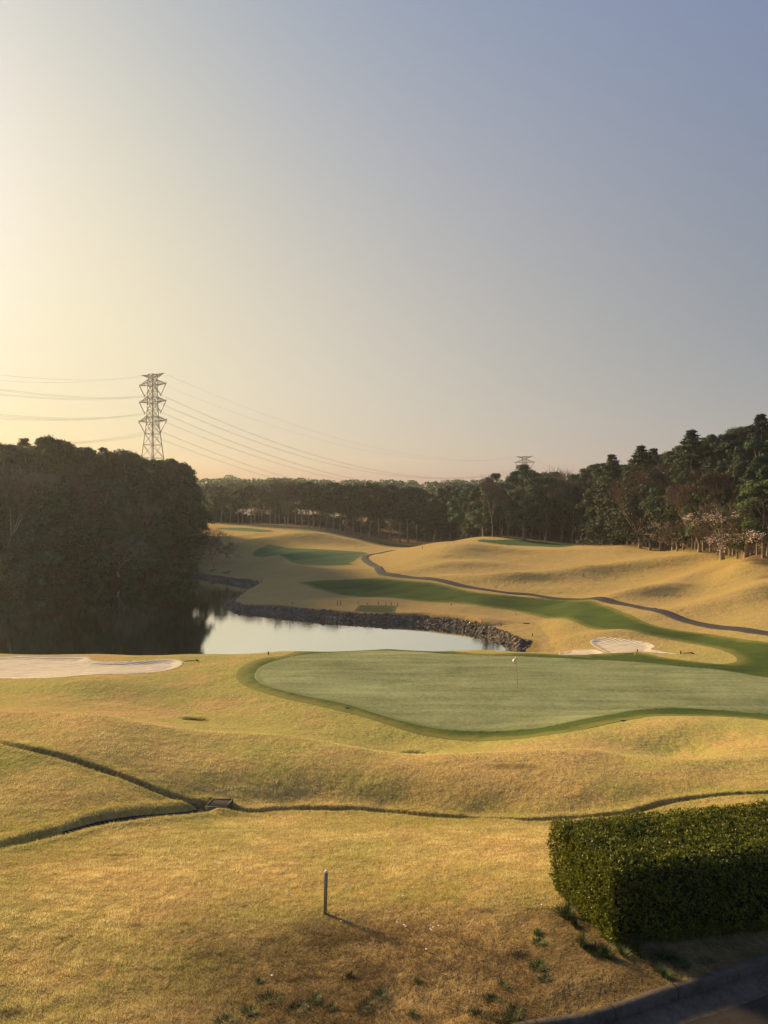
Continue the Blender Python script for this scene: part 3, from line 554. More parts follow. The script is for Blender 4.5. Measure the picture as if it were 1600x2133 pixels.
def make_evergreen(seed, H=18., base=4., rx=5.2, K=46, ballr=1.8, n=400, size=.185, lean=.4, m=None, shape='oval', bark=None, tr=.30):
    r = np.random.RandomState(seed); v, f, tone, cs = crown_balls(r, H, base, rx, K, ballr, n, size, shape=shape)
    crown = mesh_np('crown', v, f, [m or m_ever], False, {'tone': tone})
    lx, ly = r.normal(0, lean, 2); hs = np.linspace(0, H * .82, 7); pts = [(lx * (h / H) ** 1.5 + .12 * math.sin(h), ly * (h / H) + .1 * math.cos(h * .8), h - .4 * (h == 0)) for h in hs]
    parts = [trunk_chain(pts, [tr * (1.5 if i == 0 else 1) * (1 - .8 * i / 6) for i in range(7)])]
    for c in cs[r.permutation(len(cs))[:14]]:
        h0 = max(base * .55, min(c[2] - r.uniform(1, 3), H * .7)); t = h0 / (H * .82); p0 = np.array([np.interp(h0, hs, [q[0] for q in pts]), np.interp(h0, hs, [q[1] for q in pts]), h0]); pm = p0 * .45 + c[:3] * .55 + np.array([0, 0, -.3])
        parts.append(trunk_chain([p0, pm, c[:3]], [tr * .42 * (1 - t * .5), tr * .25, tr * .08], 5))
    vv, ff = merge(parts); return mesh_np('trunk', vv, ff, [bark or m_bark], True), crown, H
def make_cedar(seed, H=20., rx=3.0, base=3.0, m=None):
    r = np.random.RandomState(seed); Cc, Nn, S = [], [], []
    nl = 46
    for i in range(nl):
        t = (i + r.uniform(-.3, .3)) / nl; h = base + (H - base) * t; rad = rx * ((1 - t) ** .72) * (r.uniform(.62, 1.15) if i % 3 else 1.2) + .22; nb = int(7 + 10 * (1 - t))
        for b in range(nb):
            ph = r.uniform(0, 2 * math.pi); rr = rad * r.uniform(.7, 1.1); m_ = 30
            u = r.uniform(.15, 1, m_) ** .6; off = r.normal(0, .09 + .15 * (1 - t), (m_, 3))
            Cc.append(np.stack([np.cos(ph) * rr * u, np.sin(ph) * rr * u, h - .55 * rr * u + .25 * rr * u ** 2], 1) + off)
            d = np.array([math.cos(ph) * .8, math.sin(ph) * .8, .55]); Nn.append(d + r.normal(0, .5, (m_, 3)))
    Cc = np.concatenate(Cc); Nn = np.concatenate(Nn); Nn /= np.linalg.norm(Nn, axis=1)[:, None]
    v, f = leaf_quads(Cc, Nn, np.full(len(Cc), .17), r, .7)
    crown = mesh_np('crown', v, f, [m or m_cedar], False, {'tone': np.repeat(np.clip(r.normal(.5, .25, len(Cc)), 0, 1), 4)})
    hs = np.linspace(0, H * .97, 6); pts = [(.1 * math.sin(h), .1 * math.cos(h), h - .4 * (h == 0)) for h in hs]
    vv, ff = trunk_chain(pts, [.32 * (1.4 if i == 0 else 1) * (1 - .95 * i / 5.2) for i in range(6)]); return mesh_np('trunk', vv, ff, [m_bark], True), crown, H
def make_bare(seed, H=15., spread=.42, trunk_h=.22, nlimb=5, m=None, bark=None, twig_w=.022, up=.35, tr=.24, levels=5, blossom=None, curve=0.0, leafn=0):
    """leafless tree: limbs that fork down to fine twigs"""
    r = np.random.RandomState(seed); segs = []; tips = []
    base_pts = [np.array([0, 0, -.4]), np.array([r.normal(0, .12), r.normal(0, .12), H * trunk_h * .5]), np.array([r.normal(0, .2), r.normal(0, .2), H * trunk_h])]
    parts = [trunk_chain(base_pts, [tr * 1.5, tr, tr * .85])]; top = base_pts[2]
    def grow(p, d, ln, rad, lv):
        d = d / np.linalg.norm(d); n_ = 2 if lv > 1 else 1
        for s_ in range(n_):
            q = p + d * ln / n_; segs.append((p, q, rad * (1 - .25 * s_), rad * (.8 - .2 * s_), lv)); p = q; d = d + r.normal(0, .10, 3) + np.array([0, 0, up * .18]); d /= np.linalg.norm(d)
        if lv == 0: tips.append((p, d, ln)); return
        for k in range(3 if lv > 2 else (3 if r.rand() < .75 else 2)):
            nd = d + rnd_dirs(r, 1)[0] * spread * 1.15; nd[2] += up * .35; grow(p, nd, ln * r.uniform(.62, .86), rad * .60, lv - 1)
        if lv > 1: tips.append((p, d, ln * .5))
    for i in range(nlimb):
        ph = 2 * math.pi * (i + r.uniform(-.3, .3)) / nlimb; d = np.array([math.cos(ph) * spread * 1.5, math.sin(ph) * spread * 1.5, 1.0 if i else 1.6]); grow(top + np.array([0, 0, r.uniform(-.12, 0) * H * trunk_h]), d, H * .27 * r.uniform(.8, 1.1), tr * .5, levels - 1)
    big = [s[:4] for s in segs if s[4] >= levels - 2]; fine = [s[:4] for s in segs if s[4] < levels - 2]
    vv, ff = merge(parts + [tube(big, 5)]); top_z = max(max(s[1][2] for s in segs), 1)
    fv, ffs = tube([(a, b, max(c, twig_w * .7), max(d, twig_w * .5)) for a, b, c, d in fine], 3)
    # twig sprays
    P = np.array([t[0] for t in tips]); Dr = np.array([t[1] for t in tips]); ln = np.array([t[2] for t in tips]); k = 7; n = len(P) * k
    P = np.repeat(P, k, 0); D2 = np.repeat(Dr, k, 0) + rnd_dirs(r, n) * .65; D2[:, 2] += up * .3; D2 /= np.linalg.norm(D2, axis=1)[:, None]; ll = np.repeat(ln, k) * r.uniform(.5, 1.3, n)
    P = P - D2 * 0 + r.normal(0, .05, (n, 3)); side = np.cross(D2, rnd_dirs(r, n)); side /= np.linalg.norm(side, axis=1)[:, None]; w_ = twig_w
    tv = np.stack([P - side * w_, P + side * w_, P + D2 * ll[:, None] + side * w_ * .3, P + D2 * ll[:, None] - side * w_ * .3], 1).reshape(-1, 3); tf = np.arange(4 * n).reshape(-1, 4)
    cv, cf = merge([(fv, ffs), (tv, tf)]); tone = r.uniform(.2, .9, len(cv))
    trunk = mesh_np('trunk', vv, ff, [bark or m_bark], True); crown = mesh_np('branches', cv, cf, [m or m_twig], False, {'tone': tone}); out = [trunk, crown, top_z]
    if blossom:
        gate = np.sin(P[:, 0] * 1.3 + seed) * np.sin(P[:, 1] * 1.1 + 2) * .8 + np.sin(P[:, 2] * 1.9 + seed * 2); ok = np.where((gate > .25) & (P[:, 2] < top_z * .72))[0]; sel = ok[r.permutation(len(ok))[:int(len(ok) * blossom)]]; q = 4; c = np.repeat(P[sel] + D2[sel] * ll[sel][:, None] * .6, q, 0) + r.normal(0, .14, (len(sel) * q, 3)); bv, bf = leaf_quads(c, rnd_dirs(r, len(c)), np.full(len(c), .085), r, .8)
        out.append(mesh_np('blossom', bv, bf, [m_blos], False, {'tone': np.repeat(r.uniform(0, 1, len(c)), 4)}))
    return out
TREES = {}
for i in range(3): TREES['round%d' % i] = ('broadleaf', make_evergreen(10 + i, base=3.6, rx=4.8, K=44, ballr=1.9))
for i in range(2): TREES['bright%d' % i] = ('broadleaf', make_evergreen(20 + i, H=15, base=3.4, rx=4.6, K=54, ballr=1.5, m=m_everb))
for i in range(3): TREES['tall%d' % i] = ('tall', make_evergreen(30 + i, H=19, base=7.2, rx=3.8, K=42, ballr=1.55, tr=.24, lean=.9))
for i in range(3): TREES['cedar%d' % i] = ('cedar', make_cedar(40 + i, rx=3.9 + .5 * i, base=2.5))
for i in range(2): TREES['vase%d' % i] = ('bare', make_bare(50 + i, H=14, spread=.36, up=.5, nlimb=5))
for i in range(2): TREES['pole%d' % i] = ('bare', make_bare(60 + i, H=13, spread=.30, up=.75, nlimb=4, trunk_h=.42, tr=.17))
for i in range(2): TREES['cherry%d' % i] = ('cherry', make_bare(70 + i, H=8, spread=.75, up=.04, nlimb=5, trunk_h=.24, tr=.22, blossom=.26 + .12 * i, twig_w=.018))
TREES['brush0'] = ('bare', make_bare(80, H=7, spread=.62, up=.1, nlimb=7, trunk_h=.08, tr=.12, twig_w=.016))
def make_bush(seed, m):
    r = np.random.RandomState(seed); v, f, tone, cs = crown_balls(r, 5.0, .3, 2.8, 26, 1.15, 200, .2)
    return mesh_np('bush', v, f, [m], False, {'tone': tone})
BUSH = [make_bush(90, m_bush), make_bush(91, m_bush), make_bush(92, m_reddish)]
def plant(kind, x, y, h, label, group, rz=None, wid=1.0, cat='tree', names={'broadleaf': 'broadleaf_tree', 'tall': 'broadleaf_tree', 'cedar': 'cedar_tree', 'bare': 'bare_tree', 'cherry': 'cherry_tree'}, zoff=0.0):
    """a tree: empty at its foot > trunk, crown (and blossom)"""
    typ, ms = TREES[kind]; rz = random.uniform(0, 6.28) if rz is None else rz; z = float(zground([x], [y])[0]) + zoff
    t = empty(names[typ], (x, y, z), rz); s = h / ms[2]; t.scale = (s * wid, s * wid, s); tag(t, label, cat, group)
    for nm, me in zip(('trunk', 'crown' if typ != 'bare' and typ != 'cherry' else 'branches'), ms[:2]): link(nm, me, t)
    if len(ms) > 3: link('blossom', ms[3], t)
    return t

# ------------------------------------------------------------------ woods
random.seed(7); RS = np.random.RandomState(5)
SKY = [(-200, 900), (0, 928), (35, 925), (50, 913), (68, 928), (100, 912), (128, 922), (150, 937), (178, 932), (200, 945), (217, 934), (240, 946), (272, 944), (295, 962), (330, 962), (358, 960), (380, 983), (400, 1000), (425, 1022), (440, 1045), (450, 1075)]
SKYC = [(400, 998), (500, 997), (560, 997), (640, 992), (655, 989), (700, 994), (715, 991), (780, 996), (860, 1008), (890, 1015), (905, 1022), (925, 1010), (1000, 1006), (1012, 1000), (1040, 984), (1062, 992), (1072, 1002), (1090, 968), (1112, 975), (1126, 993), (1140, 984), (1165, 982), (1185, 1003), (1200, 985), (1225, 970), (1245, 957), (1275, 944), (1290, 955), (1335, 928), (1362, 932), (1385, 950), (1410, 948), (1428, 905), (1440, 893), (1455, 910), (1500, 906), (1530, 902), (1560, 880), (1585, 860), (1620, 868), (1900, 840), (2400, 820)]
SX, SY = np.array(SKY).T; SCX, SCY = np.array(SKYC).T
placed = []
def far_enough(x, y, d):
    for a, b in placed:
        if abs(a - x) < d and abs(b - y) < d and (a - x) ** 2 + (b - y) ** 2 < d * d: return False
    return True
def top_h(px, y, z, left):
    """height that brings a tree foot at (px, y, z) up to the skyline"""
    ty = np.interp(px, SX, SY) if left else np.interp(px, SCX, SCY); return (CY - ty) * y / F - z
ORD = ['first', 'second', 'third', 'fourth', 'fifth', 'sixth', 'seventh', 'eighth', 'ninth', 'tenth', 'eleventh', 'twelfth', 'thirteenth', 'fourteenth', 'fifteenth', 'sixteenth', 'seventeenth', 'eighteenth', 'nineteenth', 'twentieth']
# --- edge trees of the right and centre woods, read off the photograph: px, foot py, top py, kind, width
EDGE = [(1000, 1118, 1030, 'pole0', 1.1), (1014, 1118, 1005, 'pole1', .9), (1026, 1119, 1000, 'pole0', .9), (1042, 1119, 1012, 'pole1', .9), (1058, 1120, 1030, 'vase0', .8), (1088, 1121, 1020, 'pole0', 1.2), (1107, 1122, 1018, 'vase1', 1.0), (1125, 1123, 1025, 'bright1', .7), (1146, 1124, 1040, 'pole1', 1.0),
        (1169, 1126, 992, 'vase0', 1.15), (1192, 1128, 985, 'vase1', 1.25), (1213, 1127, 1030, 'vase0', .8), (1257, 1135, 1008, 'bright0', 1.25), (1278, 1137, 1030, 'bright1', 1.15), (1308, 1138, 1050, 'bright0', .9), (1333, 1143, 990, 'vase1', 1.3), (1354, 1147, 1062, 'cherry0', 1.25), (1380, 1148, 965, 'vase0', 1.5), (1386, 1146, 1075, 'cherry1', .95),
        (1410, 1150, 1070, 'cherry1', 1.0), (1457, 1159, 1000, 'vase1', 1.4), (1466, 1154, 1020, 'bright1', 1.0), (1492, 1158, 1085, 'bare' if 0 else 'brush0', 1.0), (1505, 1171, 975, 'vase0', 1.3), (1520, 1162, 1060, 'bright0', .9), (1536, 1171, 1075, 'bright1', .9), (1554, 1169, 1038, 'cherry1', 1.4), (1577, 1165, 1020, 'tall0', 1.0), (1590, 1170, 1000, 'bright1', 1.1), (1612, 1172, 1040, 'cherry0', 1.3), (1450, 1150, 1010, 'vase0', 1.3), (1462, 1149, 1068, 'cherry0', 1.2), (1296, 1134, 1000, 'tall0', 1.0), (1318, 1136, 990, 'tall1', 1.0), (1326, 1136, 1000, 'tall2', 1.0), (1347, 1139, 985, 'tall0', .9), (1368, 1141, 1000, 'tall1', .9), (1398, 1144, 985, 'tall2', .9), (1424, 1147, 990, 'tall0', 1.0), (1443, 1150, 980, 'tall1', 1.0), (1480, 1153, 985, 'tall2', .9), (1512, 1156, 970, 'tall0', .9), (1528, 1158, 980, 'tall1', .9), (1548, 1160, 960, 'tall2', .9), (1566, 1162, 985, 'tall0', .9), (1600, 1164, 950, 'tall1', 1.0)]
FILL = {}
ones = ['', 'first', 'second', 'third', 'fourth', 'fifth', 'sixth', 'seventh', 'eighth', 'ninth', 'tenth', 'eleventh', 'twelfth', 'thirteenth', 'fourteenth', 'fifteenth', 'sixteenth', 'seventeenth', 'eighteenth', 'nineteenth']
TENS = {2: ('twentieth', 'twenty'), 3: ('thirtieth', 'thirty'), 4: ('fortieth', 'forty'), 5: ('fiftieth', 'fifty'), 6: ('sixtieth', 'sixty'), 7: ('seventieth', 'seventy'), 8: ('eightieth', 'eighty'), 9: ('ninetieth', 'ninety')}
def nth(i): return ones[i] if i < 20 else (TENS[i // 10][0] if i % 10 == 0 else TENS[i // 10][1] + '-' + ones[i % 10])
def name_rows(rows, text, group):
    """label a list of (px, object) by order from the left"""
    rows.sort(key=lambda q: q[0])
    for i, (px, o) in enumerate(rows):
        o['label'] = (text % nth(i + 1)) if len(rows) > 1 else text.replace(', %s from the left', '').replace('%s from left ', ''); o['group'] = group
KW = {'pole': ('slender leafless tree with pale trunk', 'bare'), 'vase': ('leafless tree with limbs fanning upward', 'bare'), 'bright': ('rounded sunlit olive green tree', 'e'), 'cherry': ('cherry tree with pale pink blossom', 'c'), 'brush': ('low tangled leafless tree in the mix', 'b'), 'tall': ('evergreen with a long bare trunk', 't'), 'round': ('dense dark rounded evergreen', 'r'), 'cedar': ('dark pointed cedar', 'c')}
EDGE.sort(); cnt = {}
tot = {}
for e in EDGE: tot[e[3][:-1]] = tot.get(e[3][:-1], 0) + 1
for px, fy, ty, k, wd in EDGE:
    dm = 190 if px < 1230 else 110
    x, y = pix(px, fy, 150 if px < 1230 else 100, 240); z = float(zground([x], [y])[0]); h = (CY - ty) * y / F - z
    kk = k[:-1]; cnt[kk] = cnt.get(kk, 0) + 1
    where = 'behind the hilltop tee' if px < 1230 else 'at the edge of the right hand wood'
    lab = '%s, %s from the left at right wood edge' % (KW[kk][0], nth(cnt[kk])) if tot[kk] > 1 else '%s %s' % (KW[kk][0], where)
    plant(k, x, y, h, lab, 'trees along the edge of the right hand wood', wid=wd); placed.append((x, y))
# --- the centre wood edge (far side of the fairway), pale trunks showing
CEDGE = [(461, 1087, 1010, 'tall0'), (480, 1088, 1015, 'pole1'), (497, 1089, 1020, 'tall1'), (505, 1089, 1012, 'pole0'), (523, 1089, 1010, 'tall2'), (531, 1090, 1018, 'vase0'), (545, 1090, 1010, 'pole1'), (563, 1091, 1008, 'tall0'), (573, 1091, 1015, 'tall1'), (594, 1093, 1006, 'vase1'), (601, 1094, 1004, 'vase0'), (616, 1096, 1012, 'pole0'), (630, 1097, 1005, 'tall2'), (643, 1098, 1004, 'tall1'), (654, 1101, 1010, 'tall0'), (667, 1104, 1008, 'tall2'), (680, 1107, 1010, 'tall0'), (695, 1110, 1005, 'tall1'), (709, 1112, 1010, 'tall2'), (719, 1117, 1010, 'tall0'), (737, 1119, 1008, 'tall1'),
         (752, 1121, 1012, 'tall2'), (770, 1124, 1005, 'tall0'), (790, 1127, 1015, 'tall1'), (812, 1130, 1010, 'tall2'), (832, 1132, 1018, 'tall0'), (850, 1130, 1014, 'tall1'), (868, 1130, 1016, 'tall2'), (885, 1128, 1020, 'round0'), (905, 1126, 1028, 'tall1'), (920, 1124, 1016, 'round1'), (938, 1122, 1012, 'round2'), (955, 1120, 1012, 'round0'), (972, 1119, 1010, 'round1'), (988, 1118, 1012, 'tall0')]
cnt2 = {}
for px, fy, ty, k in CEDGE:
    D = np.interp(px, [450, 600, 700, 800, 900, 960, 1000], [268, 262, 250, 255, 250, 238, 228]) + RS.uniform(-3, 3); x = (px - CX) / F * D; z = float(zground([x], [D])[0]); h = (CY - ty) * D / F - z
    kk = k[:-1]; cnt2[kk] = cnt2.get(kk, 0) + 1
    w0 = {'tall': 'dark evergreen with a pale bare trunk', 'pole': 'slender leafless tree', 'vase': 'forked leafless tree with pale limbs', 'round': 'dense rounded dark green tree'}[kk]
    plant(k, x, D, h, '%s, %s from the left at centre wood edge' % (w0, nth(cnt2[kk])), 'trees along the edge of the centre wood', wid=1.15 if kk == 'tall' else 1.0); placed.append((x, D))
# --- trees behind the edges
def fill(P, n, kinds, left, region, dmin=4.2, hcap=24, lo=.82, hi=1.0, rows=None, edge=2.0):
    lo_, hi_ = P.min(0), P.max(0); done = 0; tries = 0; out = []
    while done < n and tries < n * 60:
        tries += 1; x = RS.uniform(lo_[0], hi_[0]); y = RS.uniform(lo_[1], hi_[1]); px = CX + F * x / y
        if not (-90 < px < 1680): continue
        s = sdist([x], [y], P)[0][0]
        if s < edge or not far_enough(x, y, dmin): continue
        out.append((x, y, px)); placed.append((x, y)); done += 1
    zs = zground([o[0] for o in out], [o[1] for o in out])
    for (x, y, px), z in zip(out, zs):
        h = (top_h(px, y, z, left) - (10 if left else 7) * y / F) * RS.uniform(lo, hi); h = min(h, hcap * RS.uniform(.8, 1))
        if h < 6: continue
        k = kinds[RS.randint(len(kinds))]; kk = k[:-1]
        dd = 'front' if y < rows[0] else ('middle' if y < rows[1] else 'back')
        o = plant(k, x, y, h, 'x', 'x', wid=RS.uniform(.95, 1.2)); FILL.setdefault((kk, dd, region), []).append((px, o))
# skyline trees that stand out
for px, D, ty, k, lab, left in ((1440, 150, 893, 'cedar2', 'tall tiered cedar rising highest left of centre on the right hand hill', 0), (1585, 145, 860, 'cedar2', 'tallest cedar on the skyline at the right edge of the photo', 0), (1275, 178, 944, 'cedar1', 'pointed cedar on the skyline above the bright green tree', 0), (1335, 168, 926, 'cedar2', 'broad cedar on the skyline left of the tallest pair', 0), (1360, 170, 932, 'cedar1', 'slightly lower cedar just right of the broad skyline cedar', 0),
        (1092, 222, 968, 'round1', 'tall evergreen standing in front of the distant pylon', 0), (1040, 232, 985, 'round0', 'round topped evergreen behind the tall bare poles', 0), (1150, 226, 983, 'round2', 'round topped evergreen right of the distant pylon', 0), (1225, 200, 968, 'round0', 'dark evergreen where the skyline begins to climb right', 0), (1500, 150, 905, 'round1', 'broad evergreen on the skyline between two tall cedars', 0), (1545, 150, 890, 'round2', 'evergreen on the skyline just left of the tallest cedar', 0), (1400, 162, 948, 'round1', 'evergreen in the skyline dip left of the tiered cedar', 0), (1470, 152, 910, 'cedar0', 'dark cedar just right of the tiered cedar', 0),
*[(q[0], q[1], q[2], q[3], '%s on the skyline of the left wood, %s tree from the left' % ({'round': 'dark rounded evergreen', 'tall': 'dark tall evergreen', 'cedar': 'pointed cedar'}[q[3][:-1]], nth(i_ + 1)), 1) for i_, q in enumerate([(12, 150, 924, 'round1'), (36, 154, 928, 'tall0'), (50, 158, 911, 'cedar2'), (67, 152, 930, 'round0'), (84, 156, 917, 'cedar1'), (100, 152, 909, 'tall1'), (118, 156, 917, 'round2'), (131, 151, 922, 'tall2'), (150, 156, 935, 'round0'), (166, 160, 930, 'cedar0'), (182, 155, 932, 'tall0'), (200, 158, 944, 'round1'), (217, 162, 930, 'cedar1'), (236, 158, 941, 'tall1'), (254, 162, 938, 'round2'), (272, 159, 943, 'tall2'), (292, 164, 958, 'round0'), (311, 166, 957, 'tall0'), (330, 168, 959, 'round1'), (345, 165, 961, 'tall1'), (359, 168, 955, 'tall2'), (373, 170, 968, 'round2'), (387, 172, 984, 'tall0'), (397, 174, 1000, 'round0')])]):
    x = (px - CX) / F * D; z = float(zground([x], [D])[0]); plant(k, x, D, (CY - ty) * D / F - z, lab, 'trees standing out on the skyline', wid=(1.5 if k[:5] == 'cedar' else .82 if left else 1.0)); placed.append((x, D))
INNER_R = WOOD_R
fill(catmull(np.array([(pix(1000, 1119, 150)), (pix(1200, 1130, 120)), (pix(1300, 1139, 110)), (pix(1400, 1152, 100)), (pix(1500, 1175, 90)), (68, 108), (110, 150), (110, 230), (30, 262), (20, 240)]), 3), 165, ['round0', 'round1', 'round2', 'cedar0', 'cedar1', 'cedar2', 'bright0', 'round0', 'round1', 'cedar2'], False, 'right hand wood', 4.4, 21, rows=(140, 190), edge=3.5)
fill(np.array([(-66, 268), (-40, 268), (-16, 258), (20, 252), (30, 240), (40, 330), (-120, 345), (-80, 290)]), 60, ['tall0', 'tall1', 'round0', 'round2', 'tall2', 'cedar0'], False, 'centre wood', 4.5, 22, .85, .98, rows=(285, 310), edge=1.5)
fill(catmull(np.array([(-53, 178), (-53, 192), (-66, 235), (-130, 235), (-120, 140), (-80, 136), (-68, 144), (-58, 160)]), 3), 90, ['round0', 'round1', 'round2', 'tall0', 'tall1', 'cedar0', 'tall2'], True, 'left hand wood', 4.0, 21, .80, .99, rows=(150, 180), edge=.5)
# left wood: front rank stepping down to the water, bare trees among them
lf = 0; POND_T = {}
for px in np.arange(-60, 376, 15):
    D = np.interp(px, [-60, 0, 52, 157, 223, 300, 394, 430], [131, 132, 136, 146, 152, 160, 171, 178]) + RS.uniform(0, 3); x = (px - CX) / F * D; z = float(zground([x], [D])[0])
    k = ['round0', 'tall1', 'cedar1', 'round2', 'vase0', 'round1', 'tall2', 'cedar0', 'tall0'][lf % 9]; h = top_h(min(px + 0, 440), D, z, True) * RS.uniform(.55, .9); lf += 1; h = max(h, 7)
    o = plant(k, x, D, h, 'x', 'x', wid=1.15); POND_T.setdefault(k[:-1], []).append((px, o))
for kk, rows in POND_T.items(): name_rows(rows, {'round': 'dark rounded evergreen', 'tall': 'dark tall evergreen', 'vase': 'bare grey brown tree', 'cedar': 'dark cedar'}[kk] + ' by the pond under the left wood, %s from the left', 'trees at the pond edge of the left wood')
plant('brush0', -53.5, 150, 8.5, 'bare spreading tree leaning over the pond in the left wood', None, wid=1.2, zoff=2.6)
plant('brush0', -44, 176, 8, 'bare tree stretching twigs right over the fairway from the left wood', None, wid=1.4)
plant('brush0', -42.5, 183, 6, 'smaller bare shrub behind the overhanging twigs at the wood corner', None, wid=1.2)
bk = 0; BR = {0: [], 1: []}
for row in range(2):
    for px in np.arange(-80, 392, 17 + 6 * row):
        D = np.interp(px, [-80, 0, 52, 157, 223, 300, 394, 430], [129.5, 130.5, 134, 144, 150, 158, 168, 176]) + row * 3.2 + RS.uniform(-.4, 1); x = (px - CX) / F * D; z = float(zground([x], [D])[0])
        bk += 1; o = link('bush', BUSH[2 if RS.rand() < .16 else RS.randint(2)], None, (x, D, z - .5)); s = RS.uniform(.65, 1.15); o.scale = (s * 1.1, s * 1.1, s * RS.uniform(.9, 1.5)); o.rotation_euler = (0, 0, RS.uniform(0, 6))
        tag(o, None, 'bush'); BR[row].append((px, o))
name_rows(BR[0], 'dark bush at the waterline of the left bank, %s from the left', 'bushes along the left bank of the pond')
name_rows(BR[1], 'dark bush just behind the waterline bushes, %s from the left', 'bushes along the left bank of the pond')
# undergrowth inside the right and centre woods
UG = {0: [], 1: []}
for i in range(130):
    if i < 34: px = RS.uniform(990, 1640); D0 = np.interp(px, [1000, 1230, 1300, 1450, 1640], [232, 205, 178, 148, 128]) + RS.uniform(0, 12)
    else: px = RS.uniform(440, 985) if i < 100 else RS.uniform(425, 720); D0 = np.interp(px, [450, 600, 700, 800, 990], [282, 276, 268, 270, 246]) + RS.uniform(0, 30)
    x = (px - CX) / F * D0; z = float(zground([x], [D0])[0]); o = link('bush', BUSH[RS.randint(2)], None, (x, D0, z - .4)); s = RS.uniform(.5, .9); o.scale = (s * 1.4, s * 1.2, s); o.rotation_euler = (0, 0, RS.uniform(0, 6))
    tag(o, None, 'bush'); UG[int(i >= 34)].append((px, o))
name_rows(UG[0], 'dark shrub beneath the right hand wood, %s from the left', 'undergrowth shrubs in the right hand wood')
name_rows(UG[1], 'dark shrub beneath centre wood, %s from the left', 'undergrowth shrubs in the centre wood')
FN = {'tall': 'dark long trunked evergreen', 'cedar': 'dark pointed cedar', 'round': 'dense dark rounded evergreen', 'bright': 'olive green rounded evergreen', 'vase': 'leafless brown tree', 'pole': 'slender leafless tree'}
for (kk, dd, reg), rows in FILL.items(): name_rows(rows, FN[kk] + ', %s from the left, in ' + dd + ' ranks of ' + reg, FN[kk] + 's in the ' + dd + ' ranks of the ' + reg)
# far wood beyond, reads as one low hazy mass: distant canopy
r_ = np.random.RandomState(77); V, Fc, T = [], [], []
for i in range(330):
    px = r_.uniform(330, 1240); D = r_.uniform(400, 470); x = (px - CX) / F * D; top = (CY - np.interp(px, [330, 470, 480, 486, 520, 600, 700, 1240], [1001, 999, 992, 999, 1000, 999, 1003, 1004]) + r_.uniform(-7, 3)) * D / F; b = r_.uniform(3.0, 5.5)
    d = rnd_dirs(r_, 110); c = np.array([x, D, top - b * .8]) + d * b * np.array([1, 1, .9]) ; c2 = np.array([x, D, top - b * 2.5]) + rnd_dirs(r_, 60) * b * np.array([1.1, 1, 2.6]); c = np.concatenate([c, c2])
    v, f = leaf_quads(c, rnd_dirs(r_, len(c)), np.full(len(c), .62), r_); V.append(v); Fc.append(f + sum(len(q) for q in V[:-1])); T.append(np.full(len(v), r_.uniform(.2, .9)))
fw = link('distant_wood', mesh_np('distant_wood', np.concatenate(V), np.concatenate(Fc), [m_ever], False, {'tone': np.concatenate(T)})); tag(fw, 'far low line of hazy trees on the horizon', 'wood', None, 'stuff')

# ------------------------------------------------------------------ rocks along the far bank
r_ = np.random.RandomState(31)
g_ = (1 + 5 ** .5) / 2; IV = np.array([(-1, g_, 0), (1, g_, 0), (-1, -g_, 0), (1, -g_, 0), (0, -1, g_), (0, 1, g_), (0, -1, -g_), (0, 1, -g_), (g_, 0, -1), (g_, 0, 1), (-g_, 0, -1), (-g_, 0, 1)]) / math.hypot(1, g_)
IF = np.array([(0, 11, 5), (0, 5, 1), (0, 1, 7), (0, 7, 10), (0, 10, 11), (1, 5, 9), (5, 11, 4), (11, 10, 2), (10, 7, 6), (7, 1, 8), (3, 9, 4), (3, 4, 2), (3, 2, 6), (3, 6, 8), (3, 8, 9), (4, 9, 5), (2, 4, 11), (6, 2, 10), (8, 6, 7), (9, 8, 1)])
bank = dens(catmull(pond_vis[:21], 4, False), .16); nb_ = len(bank); T_ = np.gradient(bank, axis=0); T_ /= np.linalg.norm(T_, axis=1)[:, None]; out_ = np.stack([T_[:, 1], -T_[:, 0]], 1)
if (sdist(bank[10:11, 0] + out_[10, 0] * .5, bank[10:11, 1] + out_[10, 1] * .5, POND)[0][0]) > 0: out_ = -out_
V, Fc = [], []; n = 0
q = np.repeat(np.arange(nb_), 9); off = r_.uniform(-.2, 1.2, len(q)); sz = r_.uniform(.07, .18, len(q)) * np.where(r_.rand(len(q)) < .07, 1.9, 1)
q_, off, sz = q, off, sz; bx_ = bank[q, 0] + out_[q, 0] * off + r_.normal(0, .1, len(q)); by_ = bank[q, 1] + out_[q, 1] * off + r_.normal(0, .1, len(q)); bz_ = np.maximum(zground(bx_, by_), W_Z - .1)
ang_ = r_.uniform(0, 6.28, len(q)); ca, sa = np.cos(ang_)[:, None], np.sin(ang_)[:, None]
P = IV[None] * r_.uniform(.65, 1.3, (len(q), 12, 1)) * (sz[:, None, None] * np.array([1.35, .9, .75])); X_ = P[..., 0] * ca - P[..., 1] * sa; Y_ = P[..., 0] * sa + P[..., 1] * ca
P = np.stack([X_ + bx_[:, None], Y_ + by_[:, None], P[..., 2] + bz_[:, None] + .04], -1)
Fa = (IF[None] + 12 * np.arange(len(q))[:, None, None]).reshape(-1, 3)
tag(link('rocks', mesh_np('rocks', P.reshape(-1, 3), Fa, [m_rock])), 'rough brown rocks piled along the far bank of the pond', 'rocks', None, 'stuff')

